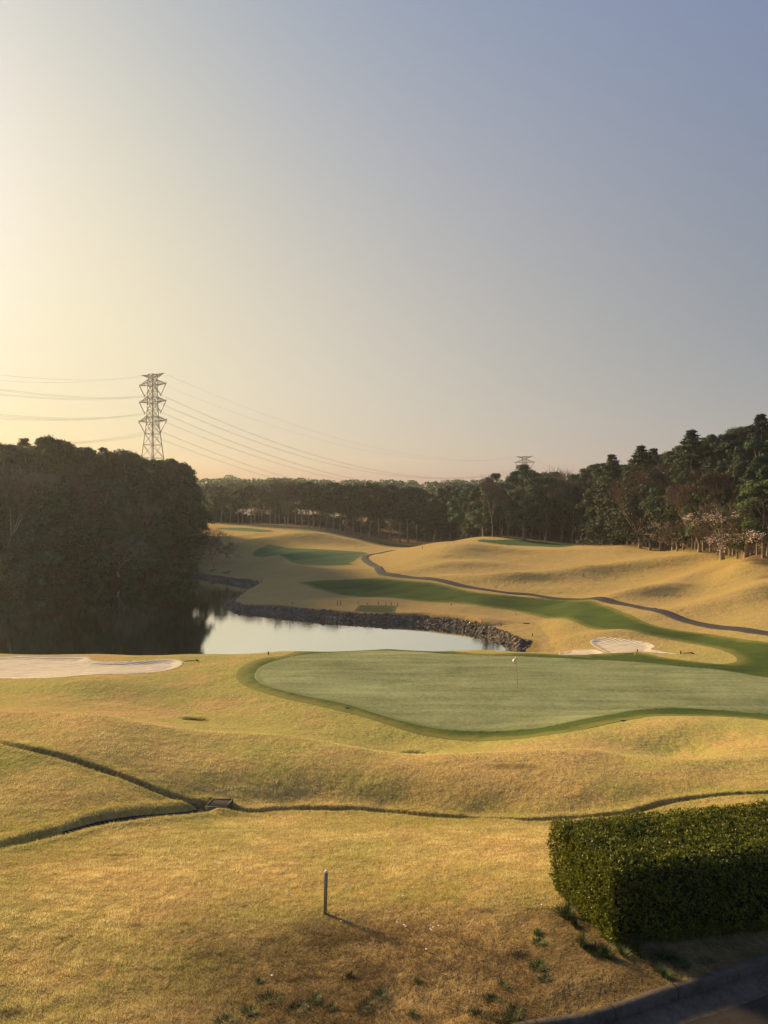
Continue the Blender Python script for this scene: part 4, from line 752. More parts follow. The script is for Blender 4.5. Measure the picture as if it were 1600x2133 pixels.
# ------------------------------------------------------------------ hedge
A_ = np.array([3.84, 12.4]); Bk = np.array([3.30, 14.45]); dr = np.array([.982, .19]); LEN = 10.5; HZ = 1.46
def hedge_point(u, v):  # u along 0..LEN, v depth 0..1
    q = A_ + dr * u + (Bk - A_) * v; return q
r_ = np.random.RandomState(8); hz0 = -7.38
def hsurf(n, face):
    """points and normals on a slightly wavy clipped hedge"""
    a = r_.uniform(0, 1, n); b = r_.uniform(0, 1, n); rc = .16
    if face == 'top': u = a * LEN; v = b; q = A_ + np.outer(u, dr) + np.outer(v, Bk - A_); e = np.minimum.reduce([u, v * 2.1, (1 - v) * 2.1]); z = HZ - rc * np.clip(1 - e / rc, 0, 1) ** 2 * .8 ; nrm = np.tile([0, 0, 1.], (n, 1))
    elif face == 'front': u = a * LEN; q = A_ + np.outer(u, dr); h = b; z = h * (HZ - .05); q = q + np.outer(-.10 * np.sin(h * 3.1), np.array([-.19, .98])); nrm = np.tile([.19, -.98, .15], (n, 1))
    elif face == 'left': q = A_ + np.outer(a, Bk - A_); h = b; z = h * (HZ - .05); q = q - np.outer(.09 * np.sin(h * 3.1), dr); nrm = np.tile([-.98, -.19, .15], (n, 1))
    else: q = Bk + np.outer(a * LEN, dr); z = b * (HZ - .05); nrm = np.tile([-.19, .98, .15], (n, 1))
    w_ = .055 * noise2(q[:, 0] + z * 1.3, q[:, 1] + z, .45, 5) + .03 * noise2(q[:, 0] + z, q[:, 1] - z, .16, 6) + .02
    low = .06 * np.clip(1 - z / .35, 0, 1) * (face != 'top')
    p = np.column_stack([q, z + hz0]) + nrm * (w_ - low)[:, None]; return p, nrm
Pc, Pn = [], []
for face, n in (('top', 26000), ('front', 15000), ('left', 6200), ('back', 3000)):
    p, nn = hsurf(n, face); Pc.append(p); Pn.append(nn)
Pc = np.concatenate(Pc); Pn = np.concatenate(Pn); n = len(Pc); k = 5
c = np.repeat(Pc, k, 0) + r_.normal(0, .006, (n * k, 3)) - np.repeat(Pn, k, 0) * np.repeat(r_.uniform(0, .13, n) ** 1.0, k)[:, None]
d = np.repeat(Pn, k, 0) * r_.uniform(.15, .9, (n * k, 1)) + rnd_dirs(r_, n * k) * .9 + np.array([0, 0, .25]); d /= np.linalg.norm(d, axis=1)[:, None]
side = np.cross(d, rnd_dirs(r_, n * k)); side /= np.linalg.norm(side, axis=1)[:, None]; Ls = r_.uniform(.026, .050, (n * k, 1)); Ws = Ls * .23
V = np.stack([c, c + d * Ls * .5 + side * Ws, c + d * Ls, c + d * Ls * .5 - side * Ws], 1).reshape(-1, 3)
m_hleaf = foliage_mat('hedge_leaves', (.030, .058, .006), (.19, .25, .020), (.52, .60, .07), .45, .35, .4)
tone = np.repeat(np.clip(np.repeat(r_.normal(.42, .18, n), k) + r_.normal(0, .14, n * k), 0, 1), 4)
hedge = empty('hedge', (float(A_[0]), float(A_[1]), hz0)); tag(hedge, 'clipped square green hedge with small leaves beside the dark road', 'hedge')
def sub_origin(me, o): me.transform(__import__('mathutils').Matrix.Translation((-o[0], -o[1], -o[2])))
hl = mesh_np('leaves', V, np.arange(len(V)).reshape(-1, 4), [m_hleaf], False, {'tone': tone}); sub_origin(hl, (A_[0], A_[1], hz0)); link('leaves', hl, hedge)
c4 = [hedge_point(.13, .06), hedge_point(LEN, .06), hedge_point(LEN, .94), hedge_point(.13, .94)]
cv = [(*q, hz0 + h) for h in (.25, HZ - .10) for q in c4]; m_core = stone('hedge_twigs', (.010, .009, .005), (.030, .024, .012), 18, .05)
hc = mesh_np('twigs', cv, np.array([[0, 1, 5, 4], [1, 2, 6, 5], [2, 3, 7, 6], [3, 0, 4, 7], [4, 5, 6, 7], [3, 2, 1, 0]]), [m_core]); sub_origin(hc, (A_[0], A_[1], hz0)); link('twigs', hc, hedge)
segs = []
for i in range(90):
    q = hedge_point(r_.uniform(.15, LEN), r_.uniform(.08, .92)); z0 = float(zground([q[0]], [q[1]])[0]); segs.append(((q[0], q[1], z0 - .05), (q[0] + r_.normal(0, .08), q[1] + r_.normal(0, .08), z0 + .45), .013, .008))
v, f = tube(segs, 5); me = mesh_np('stems', v, f, [m_barkd]); sub_origin(me, (A_[0], A_[1], hz0)); link('stems', me, hedge)

# ------------------------------------------------------------------ grass blades over the near rough
r_ = np.random.RandomState(3)
def blades(n, y0=9.6, y1=64.0):
    y = y0 * (y1 / y0) ** r_.rand(n); x = r_.uniform(-.545, .545, n) * y; y = y[:]; keep = r_.rand(n) > smooth((y - 20) / 14); x, y = x[keep], y[keep]; n = len(x); hgt = .050 + .0002 * y; wid = .0075 * (y / 13) ** .8
    d = np.full(n, 9.0)
    for P in DITCH: d = np.minimum(d, seg_near(x, y, P, False)[0])
    s1 = sdist(x, y, COLLAR, 3)[0]; s2 = sdist(x, y, BUNK_L, 2)[0]; s3 = sdist(x, y, POND, 2)[0]
    dk, qx, qy = seg_near(x, y, KERB, False); ok = (s1 < .02) & (s2 < -.25) & (s3 < -.5) & (d > .20) & ~((y < qy + .03) & (x > -3)) & ~((x > 14) & (y < 11.5))
    ok &= np.maximum(np.abs(x - GRATE[0]), np.abs(y - GRATE[1])) > .36
    for hx, hy, hr in HOLES: ok &= np.hypot((x - hx) / 1.4, y - hy) > hr * .45
    hin = (x - A_[0]) * dr[0] + (y - A_[1]) * dr[1]; vin = -(x - A_[0]) * dr[1] + (y - A_[1]) * dr[0]; ok &= ~((hin > .1) & (vin > -.1) & (vin < 2.1) & (hin < LEN))
    cl = noise2(x * .7, y, .30, 9) * .5 + noise2(x * .7, y, .11, 10) * .5; ok &= (cl + r_.uniform(-.7, .7, n)) > -.35
    bare = ((y < 14) & (x > 0)); ok &= ~(bare & (r_.rand(n) < .35)); ok &= ~((x > 2.4) & (y < 13.8) & (r_.rand(n) < .75))
    x, y, cl = x[ok], y[ok], cl[ok]; n = len(x); z = zground(x, y)
    ph = r_.uniform(0, 6.28, n); hgt = hgt[ok]; wid = wid[ok]; ln = hgt * r_.uniform(.5, 1.3, n) * (1 + .6 * cl); til = r_.uniform(.3, 1.5, n)
    dx = np.cos(ph) * til; dy = np.sin(ph) * til; nn = np.sqrt(dx * dx + dy * dy + 1); dv = np.stack([dx / nn, dy / nn, 1 / nn], 1) * ln[:, None]
    sa = ph + 1.57 + r_.normal(0, .5, n); sv = np.stack([np.cos(sa), np.sin(sa), 0 * sa], 1) * (wid * .5)[:, None]
    b = np.stack([x, y, z - .004], 1); V = np.stack([b - sv, b + sv, b + dv], 1).reshape(-1, 3)
    gr = np.clip(.5 * noise2(x, y, 2.3, 40) + .35 * noise2(x, y, .8, 41) + .26 + .45 * np.exp(-(d[ok] / 1.4) ** 2) + .8 * smooth((s1[ok] + 2.2) / 2.2), 0, 1)
    so = np.clip(smooth((14.9 - y + .7 * noise2(x, y, 1.6, 11)) / 2.6) * smooth((x + 4.5) / 3.5), 0, 1)  # blades browned over the same zone, shade painted into their colour
    for hx, hy, ra, rb in SPOTS: so = np.maximum(so, .9 * np.exp(-(((x - hx) / ra) ** 2 + ((y - hy) / rb) ** 2) ** 2))
    so = np.maximum(so, smooth((x - 1.9 - .5 * noise2(x, y, .8, 14)) / .9) * smooth((14.3 - y) / 1.2)); t = np.clip(r_.normal(.5, .26, n) + .45 * cl, 0, 1)
    return V, np.repeat(gr, 3), np.repeat(so, 3), np.repeat(t, 3)
B = [blades(1450000)]
V = np.concatenate([b[0] for b in B]); G_ = np.concatenate([b[1] for b in B]); S_ = np.concatenate([b[2] for b in B]); T_ = np.concatenate([b[3] for b in B])
m_blade, nt = mat('dry_grass_blades')
c = ramp(nt, attr(nt, 'tone'), [(.0, (.26, .185, .06)), (.5, (.84, .65, .25)), (1.0, (1.0, .90, .48))])
gc = ramp(nt, attr(nt, 'tone'), [(.0, (.12, .125, .026)), (.5, (.40, .38, .09)), (1.0, (.70, .64, .20))])
c = mixc(nt, attr(nt, 'green'), c, gc); c = mixc(nt, attr(nt, 'soil'), c, ramp(nt, attr(nt, 'tone'), [(.0, (.035, .022, .010)), (.5, (.13, .08, .034)), (1.0, (.36, .25, .115))]))
finish(nt, c, .7, spec=.15, trans=.38)
tag(link('grass', mesh_np('grass', V, np.arange(len(V)).reshape(-1, 3), [m_blade], False, {'green': G_, 'soil': S_, 'tone': T_})), 'dry golden grass blades over the near slopes', 'grass', None, 'stuff')
# green weed tufts in the worn turf
def tuft_mesh(seed, n=70, hgt=.13, rad=.10, wd=.009):
    r = np.random.RandomState(seed); ph = r.uniform(0, 6.28, n); rr = rad * np.sqrt(r.rand(n)); b = np.stack([rr * np.cos(ph), rr * np.sin(ph), 0 * ph - .01], 1); t = r.uniform(.2, 1.2, n); d = np.stack([np.cos(ph) * t, np.sin(ph) * t, np.ones(n)], 1); d /= np.linalg.norm(d, axis=1)[:, None]; ln = (hgt * r.uniform(.5, 1.2, n))[:, None]
    s = np.stack([-np.sin(ph), np.cos(ph), 0 * ph], 1) * wd * .5; m_ = b + d * ln * .6; e = b + d * ln + np.stack([np.cos(ph), np.sin(ph), -.6 + 0 * ph], 1) * ln * .25
    V = np.stack([b - s, b + s, m_ + s, m_ - s], 1).reshape(-1, 3); V2 = np.stack([m_ - s, m_ + s, e], 1).reshape(-1, 3)
    return mesh_np('tuft', np.concatenate([V, V2]), [np.arange(4 * n).reshape(-1, 4), 4 * n + np.arange(3 * n).reshape(-1, 3)], [m_weed], False, {'tone': r.uniform(.2, .9, 7 * n)})
m_weed = foliage_mat('weed_leaves', (.022, .034, .010), (.045, .068, .018), (.09, .115, .032), .6, .3)
TM = [tuft_mesh(1, 110, .085, .09), tuft_mesh(2, 200, .065, .14), tuft_mesh(3, 150, .20, .07, .010)]
TP = [(620, 2105, 1), (655, 2085, 0), (688, 2100, 1), (560, 2085, 1), (520, 2110, 0), (870, 2045, 0), (792, 2075, 0), (760, 2100, 1), (860, 2115, 0), (1030, 2090, 1), (1050, 2055, 0), (1075, 2110, 1), (1040, 2125, 1), (1000, 2120, 1), (1122, 1965, 0), (1120, 1945, 0), (1080, 1990, 0), (1120, 2015, 0), (540, 2045, 0), (1065, 2125, 1), (470, 2130, 0), (730, 2035, 0), (1135, 2040, 0),
      (1180, 1910, 2), (1200, 1930, 2), (1215, 1970, 2), (1240, 1985, 2), (1262, 1992, 2), (1300, 1990, 2), (1322, 1985, 2), (1390, 1995, 2), (1375, 2020, 0), (1385, 2030, 2), (1420, 2010, 0), (1470, 2000, 0), (1190, 1885, 2), (1350, 2000, 0)]
WD = {}
for i, (a, b, k) in enumerate(TP):
    x, y = pix(a, b, 9.5, 20); z = float(zground([x], [y])[0]); o = link('weed_tuft', TM[k], None, (x, y, z)); o.rotation_euler = (0, 0, i * 1.3); o.scale = (1 + .42 * math.sin(i * 2.3), 1 + .4 * math.cos(i * 1.9), 1 + .35 * math.sin(i * 3.1))
    wh = 'arching grass tuft at the foot of the hedge' if k == 2 else ('small green weed near the kerb and hedge' if a > 1060 else 'flat green weed patch in the worn foreground grass')
    tag(o, None, 'weed'); WD.setdefault(2 if k == 2 else (1 if a > 1060 else 0), []).append((a, o))
for kk, rows in WD.items(): name_rows(rows, ['flat green weed patch in the worn foreground turf, %s from the left', 'small green weed between hedge and kerb, %s from the left', 'arching grass tuft at the foot of the hedge, %s from the left'][kk], ['green weeds in the worn foreground turf', 'small weeds near hedge and kerb', 'grass tufts at the foot of the hedge'][kk])

# ------------------------------------------------------------------ flag, stakes, small furniture
def boxv(x0, x1, y0, y1, z0, z1, bev=0.0):
    v = np.array([(x, y, z) for z in (z0, z1) for x, y in ((x0, y0), (x1, y0), (x1, y1), (x0, y1))], float); return v, np.array([[3, 2, 1, 0], [4, 5, 6, 7], [0, 1, 5, 4], [1, 2, 6, 5], [2, 3, 7, 6], [3, 0, 4, 7]])
def simple(name, c, rough=.6, spec=.3):
    m, nt = mat(name); n_ = noise(nt, pos(nt), 25, 4, .6); finish(nt, ramp(nt, n_, [(.3, tuple(q * .7 for q in c)), (.7, c)]), rough, spec=spec); return m
m_white = simple('white_cloth', (.86, .84, .80)); m_red = simple('red_paint', (.42, .06, .03)); m_orange = simple('orange_stick', (.55, .14, .05)); m_yel = simple('yellow_paint', (.60, .40, .06)); m_wood = simple('weathered_wood', (.34, .27, .18), .95, .05)
fx, fy = pix(1078.5, 1434, 40, 60); fz = float(zground([fx], [fy])[0]) + .03
fl = empty('golf_flag', (fx, fy, fz)); tag(fl, 'white golf flag hanging on its thin orange stick in the green', 'flag')
H_ = 2.15; lean = -.10
v, f = trunk_chain([(0, 0, -.05), (lean * .5, 0, H_ * .5), (lean, 0, H_)], [.014, .012, .010], 8); link('flagstick', mesh_np('flagstick', v, f, [m_orange]), fl)
# draped triangular cloth
nu_, nv_ = 9, 12; V = []
for i in range(nv_):
    t = i / (nv_ - 1); wdt = .30 * math.sin(math.pi * min(1, (t * .92 + .04))) ** .8 * (1 if t < .72 else 1 - (t - .72) * 1.2)
    for j in range(nu_):
        s = j / (nu_ - 1); V.append((lean - .02 - s * wdt * .75 - .02 * t, .09 * math.sin(s * 7 + t * 2) * s + .05 * s, H_ - .02 - t * .58 - s * .16 * (1 - t)))
V = np.array(V); idx = np.arange(nu_ * nv_).reshape(nv_, nu_); fq = np.stack([idx[:-1, :-1], idx[1:, :-1], idx[1:, 1:], idx[:-1, 1:]], -1).reshape(-1, 4)
nV = len(V); V2 = np.concatenate([V, V + np.array([0, .006, 0])]); link('flag_cloth', mesh_np('flag_cloth', V2, np.concatenate([fq, fq[:, ::-1] + nV]), [m_white], True), fl)
a_ = np.linspace(0, 2 * math.pi, 17)[:-1]; V = [(.06 * math.cos(t), .06 * math.sin(t), .004) for t in a_]; link('cup', mesh_np('cup', V, np.arange(16)[None], [m_dark]), fl)
def stake(px, py, hpx, name, m, label, group, D=None, w=.05, cap=None, lean=0.0):
    if D is None: x, y = pix(px, py, 40 if py < 1400 else 9.5)
    else: x, y = (px - CX) / F * D, D
    z = float(zground([x], [y])[0]); h = hpx * y / F; h = min(max(h, .25), 1.3)
    o = empty(name, (x, y, z)); tag(o, label, 'stake', group); n_ = 6
    v, f = boxv(-w / 2, w / 2, -w / 2, w / 2, -.15, h); v[4:, 0] += lean * h; link('post', mesh_np('post', v, f, [m]), o)
    v, f = boxv(-w / 2 - .003, w / 2 + .003, -w / 2 - .003, w / 2 + .003, h + .0, h + .02 + w * .3); v[:, 0] += lean * h; v[4:, :2] = v[4:, :2] * .55 + np.array([lean * h, 0]) * .45; link('cap', mesh_np('cap', v, f, [cap or m]), o); return o
stake(677, 1903, 86, 'marker_post', m_wood, 'grey wooden post with a white top standing alone in the near grass', None, w=.062, cap=m_white, lean=.03)
SG = 'small stakes along the far bank of the pond'
for i, (a, b, h, m, lab) in enumerate([(703, 1264, 11, m_red, 'left stake of the dark pair standing on the slope above the rocks'), (710, 1264, 11, m_red, 'right stake of the dark pair standing on the slope above the rocks'), (488, 1254, 8, m_barkd, 'left stake of the pair at the tip of the rocky spit'), (491, 1254, 8, m_barkd, 'right stake of the pair at the tip of the rocky spit'),
        (545, 1214, 7, m_barkd, 'stake on the grass above the head of the small inlet'), (527, 1227, 6, m_barkd, 'short stake at the rocks of the small inlet'), (445, 1186, 8, m_barkd, 'stake by the two planks nearest the left wood'), (464, 1189, 5, m_barkd, 'small stake between the two planks'), (477, 1199, 5, m_barkd, 'small stake at the foot of the right plank'), (609, 1263, 5, m_barkd, 'lone low stake above the rocky bank'),
        (746, 1262, 6, m_barkd, 'stake at the left corner of the dark turf square'), (765, 1262, 4, m_barkd, 'second stake from the left behind the dark turf square'), (788, 1261, 6, m_barkd, 'third stake from the left behind the dark turf square'), (804, 1262, 4, m_barkd, 'fourth stake from the left behind the dark turf square'), (815, 1262, 6, m_barkd, 'fifth stake from the left behind the dark turf square'), (828, 1263, 6, m_barkd, 'stake at the right corner of the dark turf square'),
        (1004, 1296, 8, m_red, 'small red stake above the rocks near the right end of the pond'), (1044, 1304, 6, m_barkd, 'stake on the tan slope right of the red stake'), (1109, 1338, 5, m_barkd, 'tiny stake on the slope past the right tip of the pond'), (684, 1355, 8, m_red, 'stake sticking up behind the left part of the putting green'), (851, 1354, 5, m_red, 'stake behind the middle of the putting green'), (559, 1364, 6, m_red, 'stake beside the sand patch left of the putting green'),
        (1328, 1357, 7, m_barkd, 'tallest stake in front of the round bunker'), (1324, 1366, 8, m_yel, 'yellowish stake on the collar in front of the round bunker'), (1418, 1363, 5, m_barkd, 'stake at the thin right tail of the round bunker'), (1216, 1206, 8, m_barkd, 'stake alone in the middle of the golden right hill'), (880, 1146, 5, m_barkd, 'stake on the left shoulder of the right hill'), (940, 1262, 4, m_barkd, 'small stake on the lower slope of the fairway bank')]):
    stake(a, b, h, 'stake', m, lab, SG, w=.09)
for i, (a, b, lab) in enumerate([(1201, 1130, 'white tee marker at the right end of the hilltop tee'), (1095, 1121, 'white tee marker behind the hilltop tee')]):
    x, y = pix(a, b, 120); z = float(zground([x], [y])[0]); v1 = IV * .18; o = link('tee_marker', mesh_np('tee_marker', v1 + [0, 0, .14], IF, [m_white], True), None, (x, y, z)); tag(o, lab, 'tee marker', 'white tee markers on the right hill')
for px0, py0, px1, py1, lab in ((438, 1197.5, 449, 1193, 'left plank of the two lying on the bank near the left wood'), (465, 1199, 479, 1194, 'right plank of the two lying on the bank near the left wood')):
    p0 = pix(px0, py0, 140); p1 = pix(px1, py1, 140); z0, z1 = zground([p0[0], p1[0]], [p0[1], p1[1]]); v, f = tube([((*p0, z0 + .12), (*p1, z1 + .12), .35, .35)], 4); v[:, 2] = z0 + (v[:, 2] - v[:, 2].mean()) * .3 + (z1 - z0) * .5 + .2
    tag(link('plank', mesh_np('plank', v, f, [m_barkd])), lab, 'plank', 'planks on the pond bank')
def rake(px, py, L_, ang, lab, d0):
    x, y = pix(px, py, d0, d0 + 30); z = float(zground([x], [y])[0]) + .06; o = empty('bunker_rake', (x, y, z), ang); tag(o, lab, 'rake', 'rakes beside the bunkers')
    v, f = trunk_chain([(-L_ / 2, 0, 0), (0, 0, .01), (L_ / 2, 0, 0)], [.03, .03, .03], 6); link('handle', mesh_np('handle', v, f, [m_dark]), o)
    P_ = [boxv(L_ / 2, L_ / 2 + .06, -.3, .3, -.02, .04)] + [boxv(L_ / 2 + .01, L_ / 2 + .04, t, t + .02, -.08, -.02) for t in np.linspace(-.29, .27, 9)]; v, f = merge(P_); link('rake_head', mesh_np('rake_head', v, f, [m_dark]), o)
rake(397, 1378, 1.0, .5, 'dark rake lying on the grass right of the long left bunker', 50); rake(1431, 1362, .9, .1, 'dark rake lying past the right tail of the round bunker', 58)
def cover(px, py, w_, lab, d0, name='drain_cover', m=None):
    x, y = pix(px, py, d0, d0 + 60); z = float(zground([x], [y])[0]); v = [(w_ * math.cos(t), w_ * .8 * math.sin(t), zz_) for zz_ in (-.03, .035) for t in a_]; ii = np.arange(16); f1 = np.stack([ii, np.roll(ii, -1), np.roll(ii, -1) + 16, ii + 16], 1)
    tag(link(name, mesh_np(name, v, [f1, (ii + 16)[None]], [m or m_dark]), None, (x, y, z)), lab, 'drain cover', 'small drain covers in the turf')
cover(1096, 1299, .45, 'dark drain cover on the tan slope above the red stake', 80); cover(723, 1476, .14, 'small dark sprinkler lid at the left edge of the green collar', 38); cover(1298, 1501, .14, 'small dark sprinkler lid at the right edge of the green collar', 34); cover(1362, 1270, .5, 'dark drain cover on the uphill edge of the cart path', 80); cover(1005, 1432, .07, 'tiny sprinkler lid on the putting green', 40)
# grated basin where the three ditches meet
gx0, gy0 = GRATE; gz0 = float(max(zground([gx0 + .5], [gy0 + .4])[0], zground([gx0 - .5], [gy0 + .4])[0])) - .07
gb = empty('drain_grate', (gx0, gy0, gz0), -.12); tag(gb, 'square grey drain grate with bars where the grass ditches meet', 'drain grate')
P_ = [boxv(-.34, .34, -.34, -.29, -.2, .05), boxv(-.34, .34, .29, .34, -.2, .05), boxv(-.34, -.29, -.29, .29, -.2, .05), boxv(.29, .34, -.29, .29, -.2, .05)]; v, f = merge(P_); link('frame', mesh_np('frame', v, f, [m_conc]), gb)
v, f = merge([boxv(-.285 + i * .0475, -.285 + i * .0475 + .018, -.288, .288, .0, .03) for i in range(12)]); link('grate', mesh_np('grate', v, f, [m_metal]), gb)
v, f = boxv(-.288, .288, -.288, .288, -.19, -.15); link('pit', mesh_np('pit', v, f, [m_dark]), gb)
def channel(P, i0, i1, wd, label, name='drain_channel', bars=False):
    Q = dens(P[i0:i1], .12); root = empty(name, (float(Q[0, 0]), float(Q[0, 1]), 0)); tag(root, label, 'drain channel', None)
    zc_ = lambda x, y: zground(x, y)
    for nm, offs, m in (('wall', [(wd, -.05), (wd + .001, .05), (wd + .04, .05), (wd + .041, -.05)], m_dark if bars else m_conc), ('wall', [(-wd - .041, -.05), (-wd - .04, .05), (-wd, .05), (-wd + .001, -.05)], m_dark if bars else m_conc)):
        zb = zground(Q[:, 0], Q[:, 1]); v, f = strip(Q, offs, lambda x, y: np.interp(np.arange(len(x)), np.arange(len(zb)), zb)); v[:, 0] -= Q[0, 0]; v[:, 1] -= Q[0, 1]; link(nm, mesh_np(nm, v, f, [m]), root)
    v, f = strip(Q, [(-wd, .012), (wd, .012)], lambda x, y: zb); v[:, 0] -= Q[0, 0]; v[:, 1] -= Q[0, 1]; link('channel_floor', mesh_np('channel_floor', v, f, [m_dark]), root)
    if bars:
        T = np.gradient(Q, axis=0); T /= np.linalg.norm(T, axis=1)[:, None]; Nn = np.stack([-T[:, 1], T[:, 0]], 1); S = [((*(Q[i] - Nn[i] * wd - Q[0]), zb[i] + .05), (*(Q[i] + Nn[i] * wd - Q[0]), zb[i] + .05), .012, .012) for i in range(len(Q))]; v, f = tube(S, 4); link('grating', mesh_np('grating', v, f, [m_metal]), root)
channel(DITCH[0], 26, 48, .10, 'narrow concrete drain channel running down to the grate from upper left')
channel(DITCH[1], 12, 42, .20, 'grated drain channel curving to the grate from lower left', bars=True)
channel(DITCH[2], 0, 9, .10, 'short concrete channel leaving the grate to the right')
# petals of litter near the post
for i, (a, b) in enumerate(sorted([(711, 1923), (728, 1923), (828, 1926), (843, 1931), (846, 1934), (897, 1939), (903, 1936), (900, 1942), (914, 1933), (831, 1869), (840, 1870), (567, 2037), (1129, 1889), (1180, 1903), (889, 1982)])):
    x, y = pix(a, b, 9.5, 20); z = float(zground([x], [y])[0]); s = .018; v = IV * s * np.array([1.4, 1, .5]) * np.random.RandomState(i).uniform(.7, 1.3, (12, 1))
    tag(link('litter_scrap', mesh_np('litter_scrap', v, IF, [m_white]), None, (x, y, z + .04)), 'tiny white scrap in the near grass, %s from the left' % nth(i + 1), 'scrap', 'tiny white scraps in the near grass')

# ------------------------------------------------------------------ pylons and power lines
m_py = simple('galvanised_steel', (.19, .17, .155), .6, .4); m_wire = simple('power_cable', (.12, .11, .10), .6, .2); m_ins = simple('insulator', (.13, .11, .10), .4, .4)
def pylon(name, x, y, top_z, ground_z, arm, label, mk=1.0, full=True):
    """lattice tower; arm = unit vector across the line"""
    a = np.array([arm[0], arm[1], 0.]); b = np.array([-arm[1], arm[0], 0.]); H = top_z - ground_z
    root = empty(name, (x, y, ground_z)); tag(root, label, 'pylon', 'high voltage pylons')
    lev = [H - 2.4, H - 7.0, H - 17.3, H - 29.0]                                 # earth arm, three conductor arms
    def halfw(z): return float(np.interp(z, [0, H * .40, H - 29, H - 15, H], [8.5, 4.7, 2.5, 2.1, 1.8]))
    def cor(z): w_ = halfw(z); return [a * w_ * sx + b * w_ * sy + np.array([0, 0, z]) for sx, sy in ((-1, -1), (1, -1), (1, 1), (-1, 1))]
    zs = [0]; 
    while zs[-1] < H - 1: zs.append(min(zs[-1] + halfw(zs[-1]) * 1.75, H - .2))
    segs = []
    for z0, z1 in zip(zs[:-1], zs[1:]):
        c0, c1 = cor(z0), cor(z1)
        for i in range(4):
            j = (i + 1) % 4; segs.append((c0[i], c1[i], .17 * mk, .17 * mk)); segs.append((c0[i], c1[j], .09 * mk, .09 * mk)); segs.append((c0[j], c1[i], .09 * mk, .09 * mk)); segs.append((c1[i], c1[j], .08 * mk, .08 * mk))
    v, f = tube(segs, 4); link('tower_body', mesh_np('tower_body', v, f, [m_py]), root)
    tips = {}
    for k, z in enumerate(lev):
        for s in (-1, 1):
            reach = 8.6 if k == 0 else (10.3 if k < 3 else 10.8); tip = a * s * reach + np.array([0, 0, z + (2.2 if k == 0 else 0.6)]); S = []
            w_ = halfw(z); roots = [a * s * w_ + b * w_ * t + np.array([0, 0, z]) for t in (-1, 1)]; rt = [a * s * w_ + b * w_ * t + np.array([0, 0, z + (1.6 if k == 0 else 3.6)]) for t in (-1, 1)]
            for q in roots + rt: S.append((q, tip, .12 * mk, .10 * mk))
            n_ = 5
            for i in range(1, n_):
                t = i / n_; P4 = [q * (1 - t) + tip * t for q in roots + rt]; t2 = (i - 1) / n_; Q4 = [q * (1 - t2) + tip * t2 for q in roots + rt]
                S += [(P4[0], P4[1], .06 * mk, .06 * mk), (P4[2], P4[3], .06 * mk, .06 * mk), (P4[0], P4[2], .06 * mk, .06 * mk), (P4[1], P4[3], .06 * mk, .06 * mk), (Q4[0], P4[1], .06 * mk, .06 * mk), (Q4[2], P4[0], .06 * mk, .06 * mk), (Q4[3], P4[1], .06 * mk, .06 * mk)]
            if k: S.append((tip, tip + np.array([0, 0, 1.2]), .12 * mk, .08 * mk))
            v, f = tube(S, 4); am = link('cross_arm', mesh_np('cross_arm', v, f, [m_py]), root)
            if k:
                bot = a * s * 6.3 + np.array([0, 0, z - 6.0]); inn = a * s * (w_ * .75) + np.array([0, 0, z - .2])
                v, f = tube([(tip, bot, .15 * mk, .15 * mk), (inn, bot, .15 * mk, .15 * mk), (bot, bot - np.array([0, 0, .9]), .18 * mk, .12 * mk)], 6); link('insulator_string', mesh_np('insulator_string', v, f, [m_ins]), am); tips[(k, s)] = bot + np.array([x, y, ground_z])
            else: tips[(k, s)] = tip + np.array([x, y, ground_z])
    return tips
P1 = np.array([(318 - CX) / F * 450, 450.]); P2 = np.array([(1093 - CX) / F * 800, 800.]); ld = (P2 - P1) / np.linalg.norm(P2 - P1); arm1 = np.array([.912, -.407])
t1 = pylon('pylon', P1[0], P1[1], 83.5, -4, arm1, mk=1.7, label='tall lattice steel pylon with three cross arms behind the left hand wood')
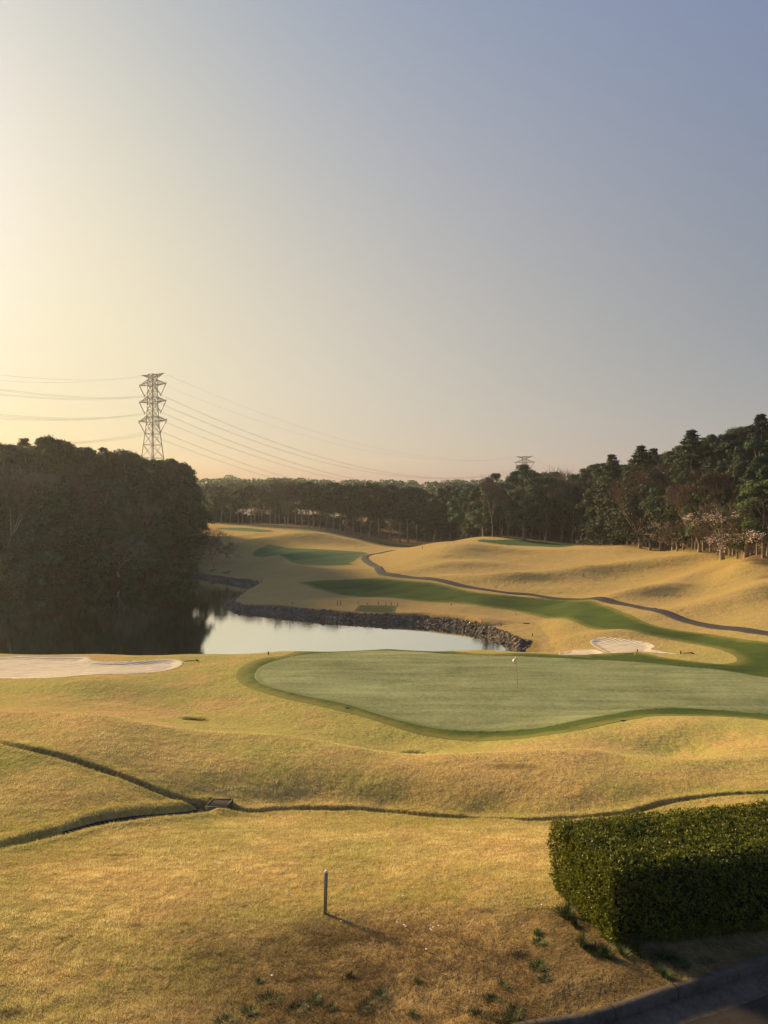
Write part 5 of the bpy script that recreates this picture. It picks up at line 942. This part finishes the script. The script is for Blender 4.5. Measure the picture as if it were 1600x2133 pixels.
t2 = pylon('pylon', P2[0], P2[1], 60.0, -20, np.array([math.cos(R(-12)), math.sin(R(-12))]), mk=2.0, label='distant pylon top showing above the right hand treeline')
def wire(p, q, sag, r, label, group, gap=0.0):
    s = np.linspace(0, 1, 72); segsets = []
    for dz in ((0.0,) if not gap else (gap, -gap)):
        P_ = p[None] * (1 - s)[:, None] + q[None] * s[:, None]; P_[:, 2] += -4 * sag * s * (1 - s) + dz; segsets.append(trunk_chain(P_, [r] * 72, 4))
    v, f = merge(segsets); tag(link('power_line', mesh_np('power_line', v, f, [m_wire])), label, 'power line', group)
NM = {0: 'thin earth wire', 1: 'upper cable pair', 2: 'middle cable pair', 3: 'lower cable pair'}
dl = np.array([-63.0, -450.0, 0.0])
for (k, s), p in t1.items():
    sd2 = 'near' if s > 0 else 'far'
    wire(p, t2[(k, s)], 27 if k else 22, .035 if k == 0 else .045, '%s on the %s side sagging right to the distant pylon' % (NM[k], sd2), 'power lines between the two pylons', .28 if k else 0)
    wire(p, p + dl + np.array([0, 0, 0 if k else -14.0]), 24 if k else 27, .03 if k == 0 else .035, '%s on the %s side leading left out of the photo' % (NM[k], sd2), 'power lines leading left from the near pylon', .28 if k else 0)
    wire(t2[(k, s)], t2[(k, s)] + np.array([230, 300, -10.]), 22, .045, '%s on the %s side running down right behind the distant pylon' % (NM[k], sd2), 'power lines beyond the distant pylon', .28 if k else 0)

# ------------------------------------------------------------------ evening haze: one closed box of even air round the whole scene
HAZE = 0.0002
if HAZE:
    v, f = boxv(-1500, 1500, -60, 1460, -45, 100.0); m, nt = mat('haze_air'); pv = nt.nodes.new('ShaderNodeVolumePrincipled'); pv.inputs['Color'].default_value = (.84, .86, .88, 1); pv.inputs['Density'].default_value = HAZE; pv.inputs['Anisotropy'].default_value = .45
    mo = nt.nodes.new('ShaderNodeOutputMaterial'); L(nt, pv.outputs[0], mo.inputs['Volume']); tag(link('haze', mesh_np('haze', v, f, [m])), 'thin pale evening haze filling the valley', 'haze', None, 'stuff')
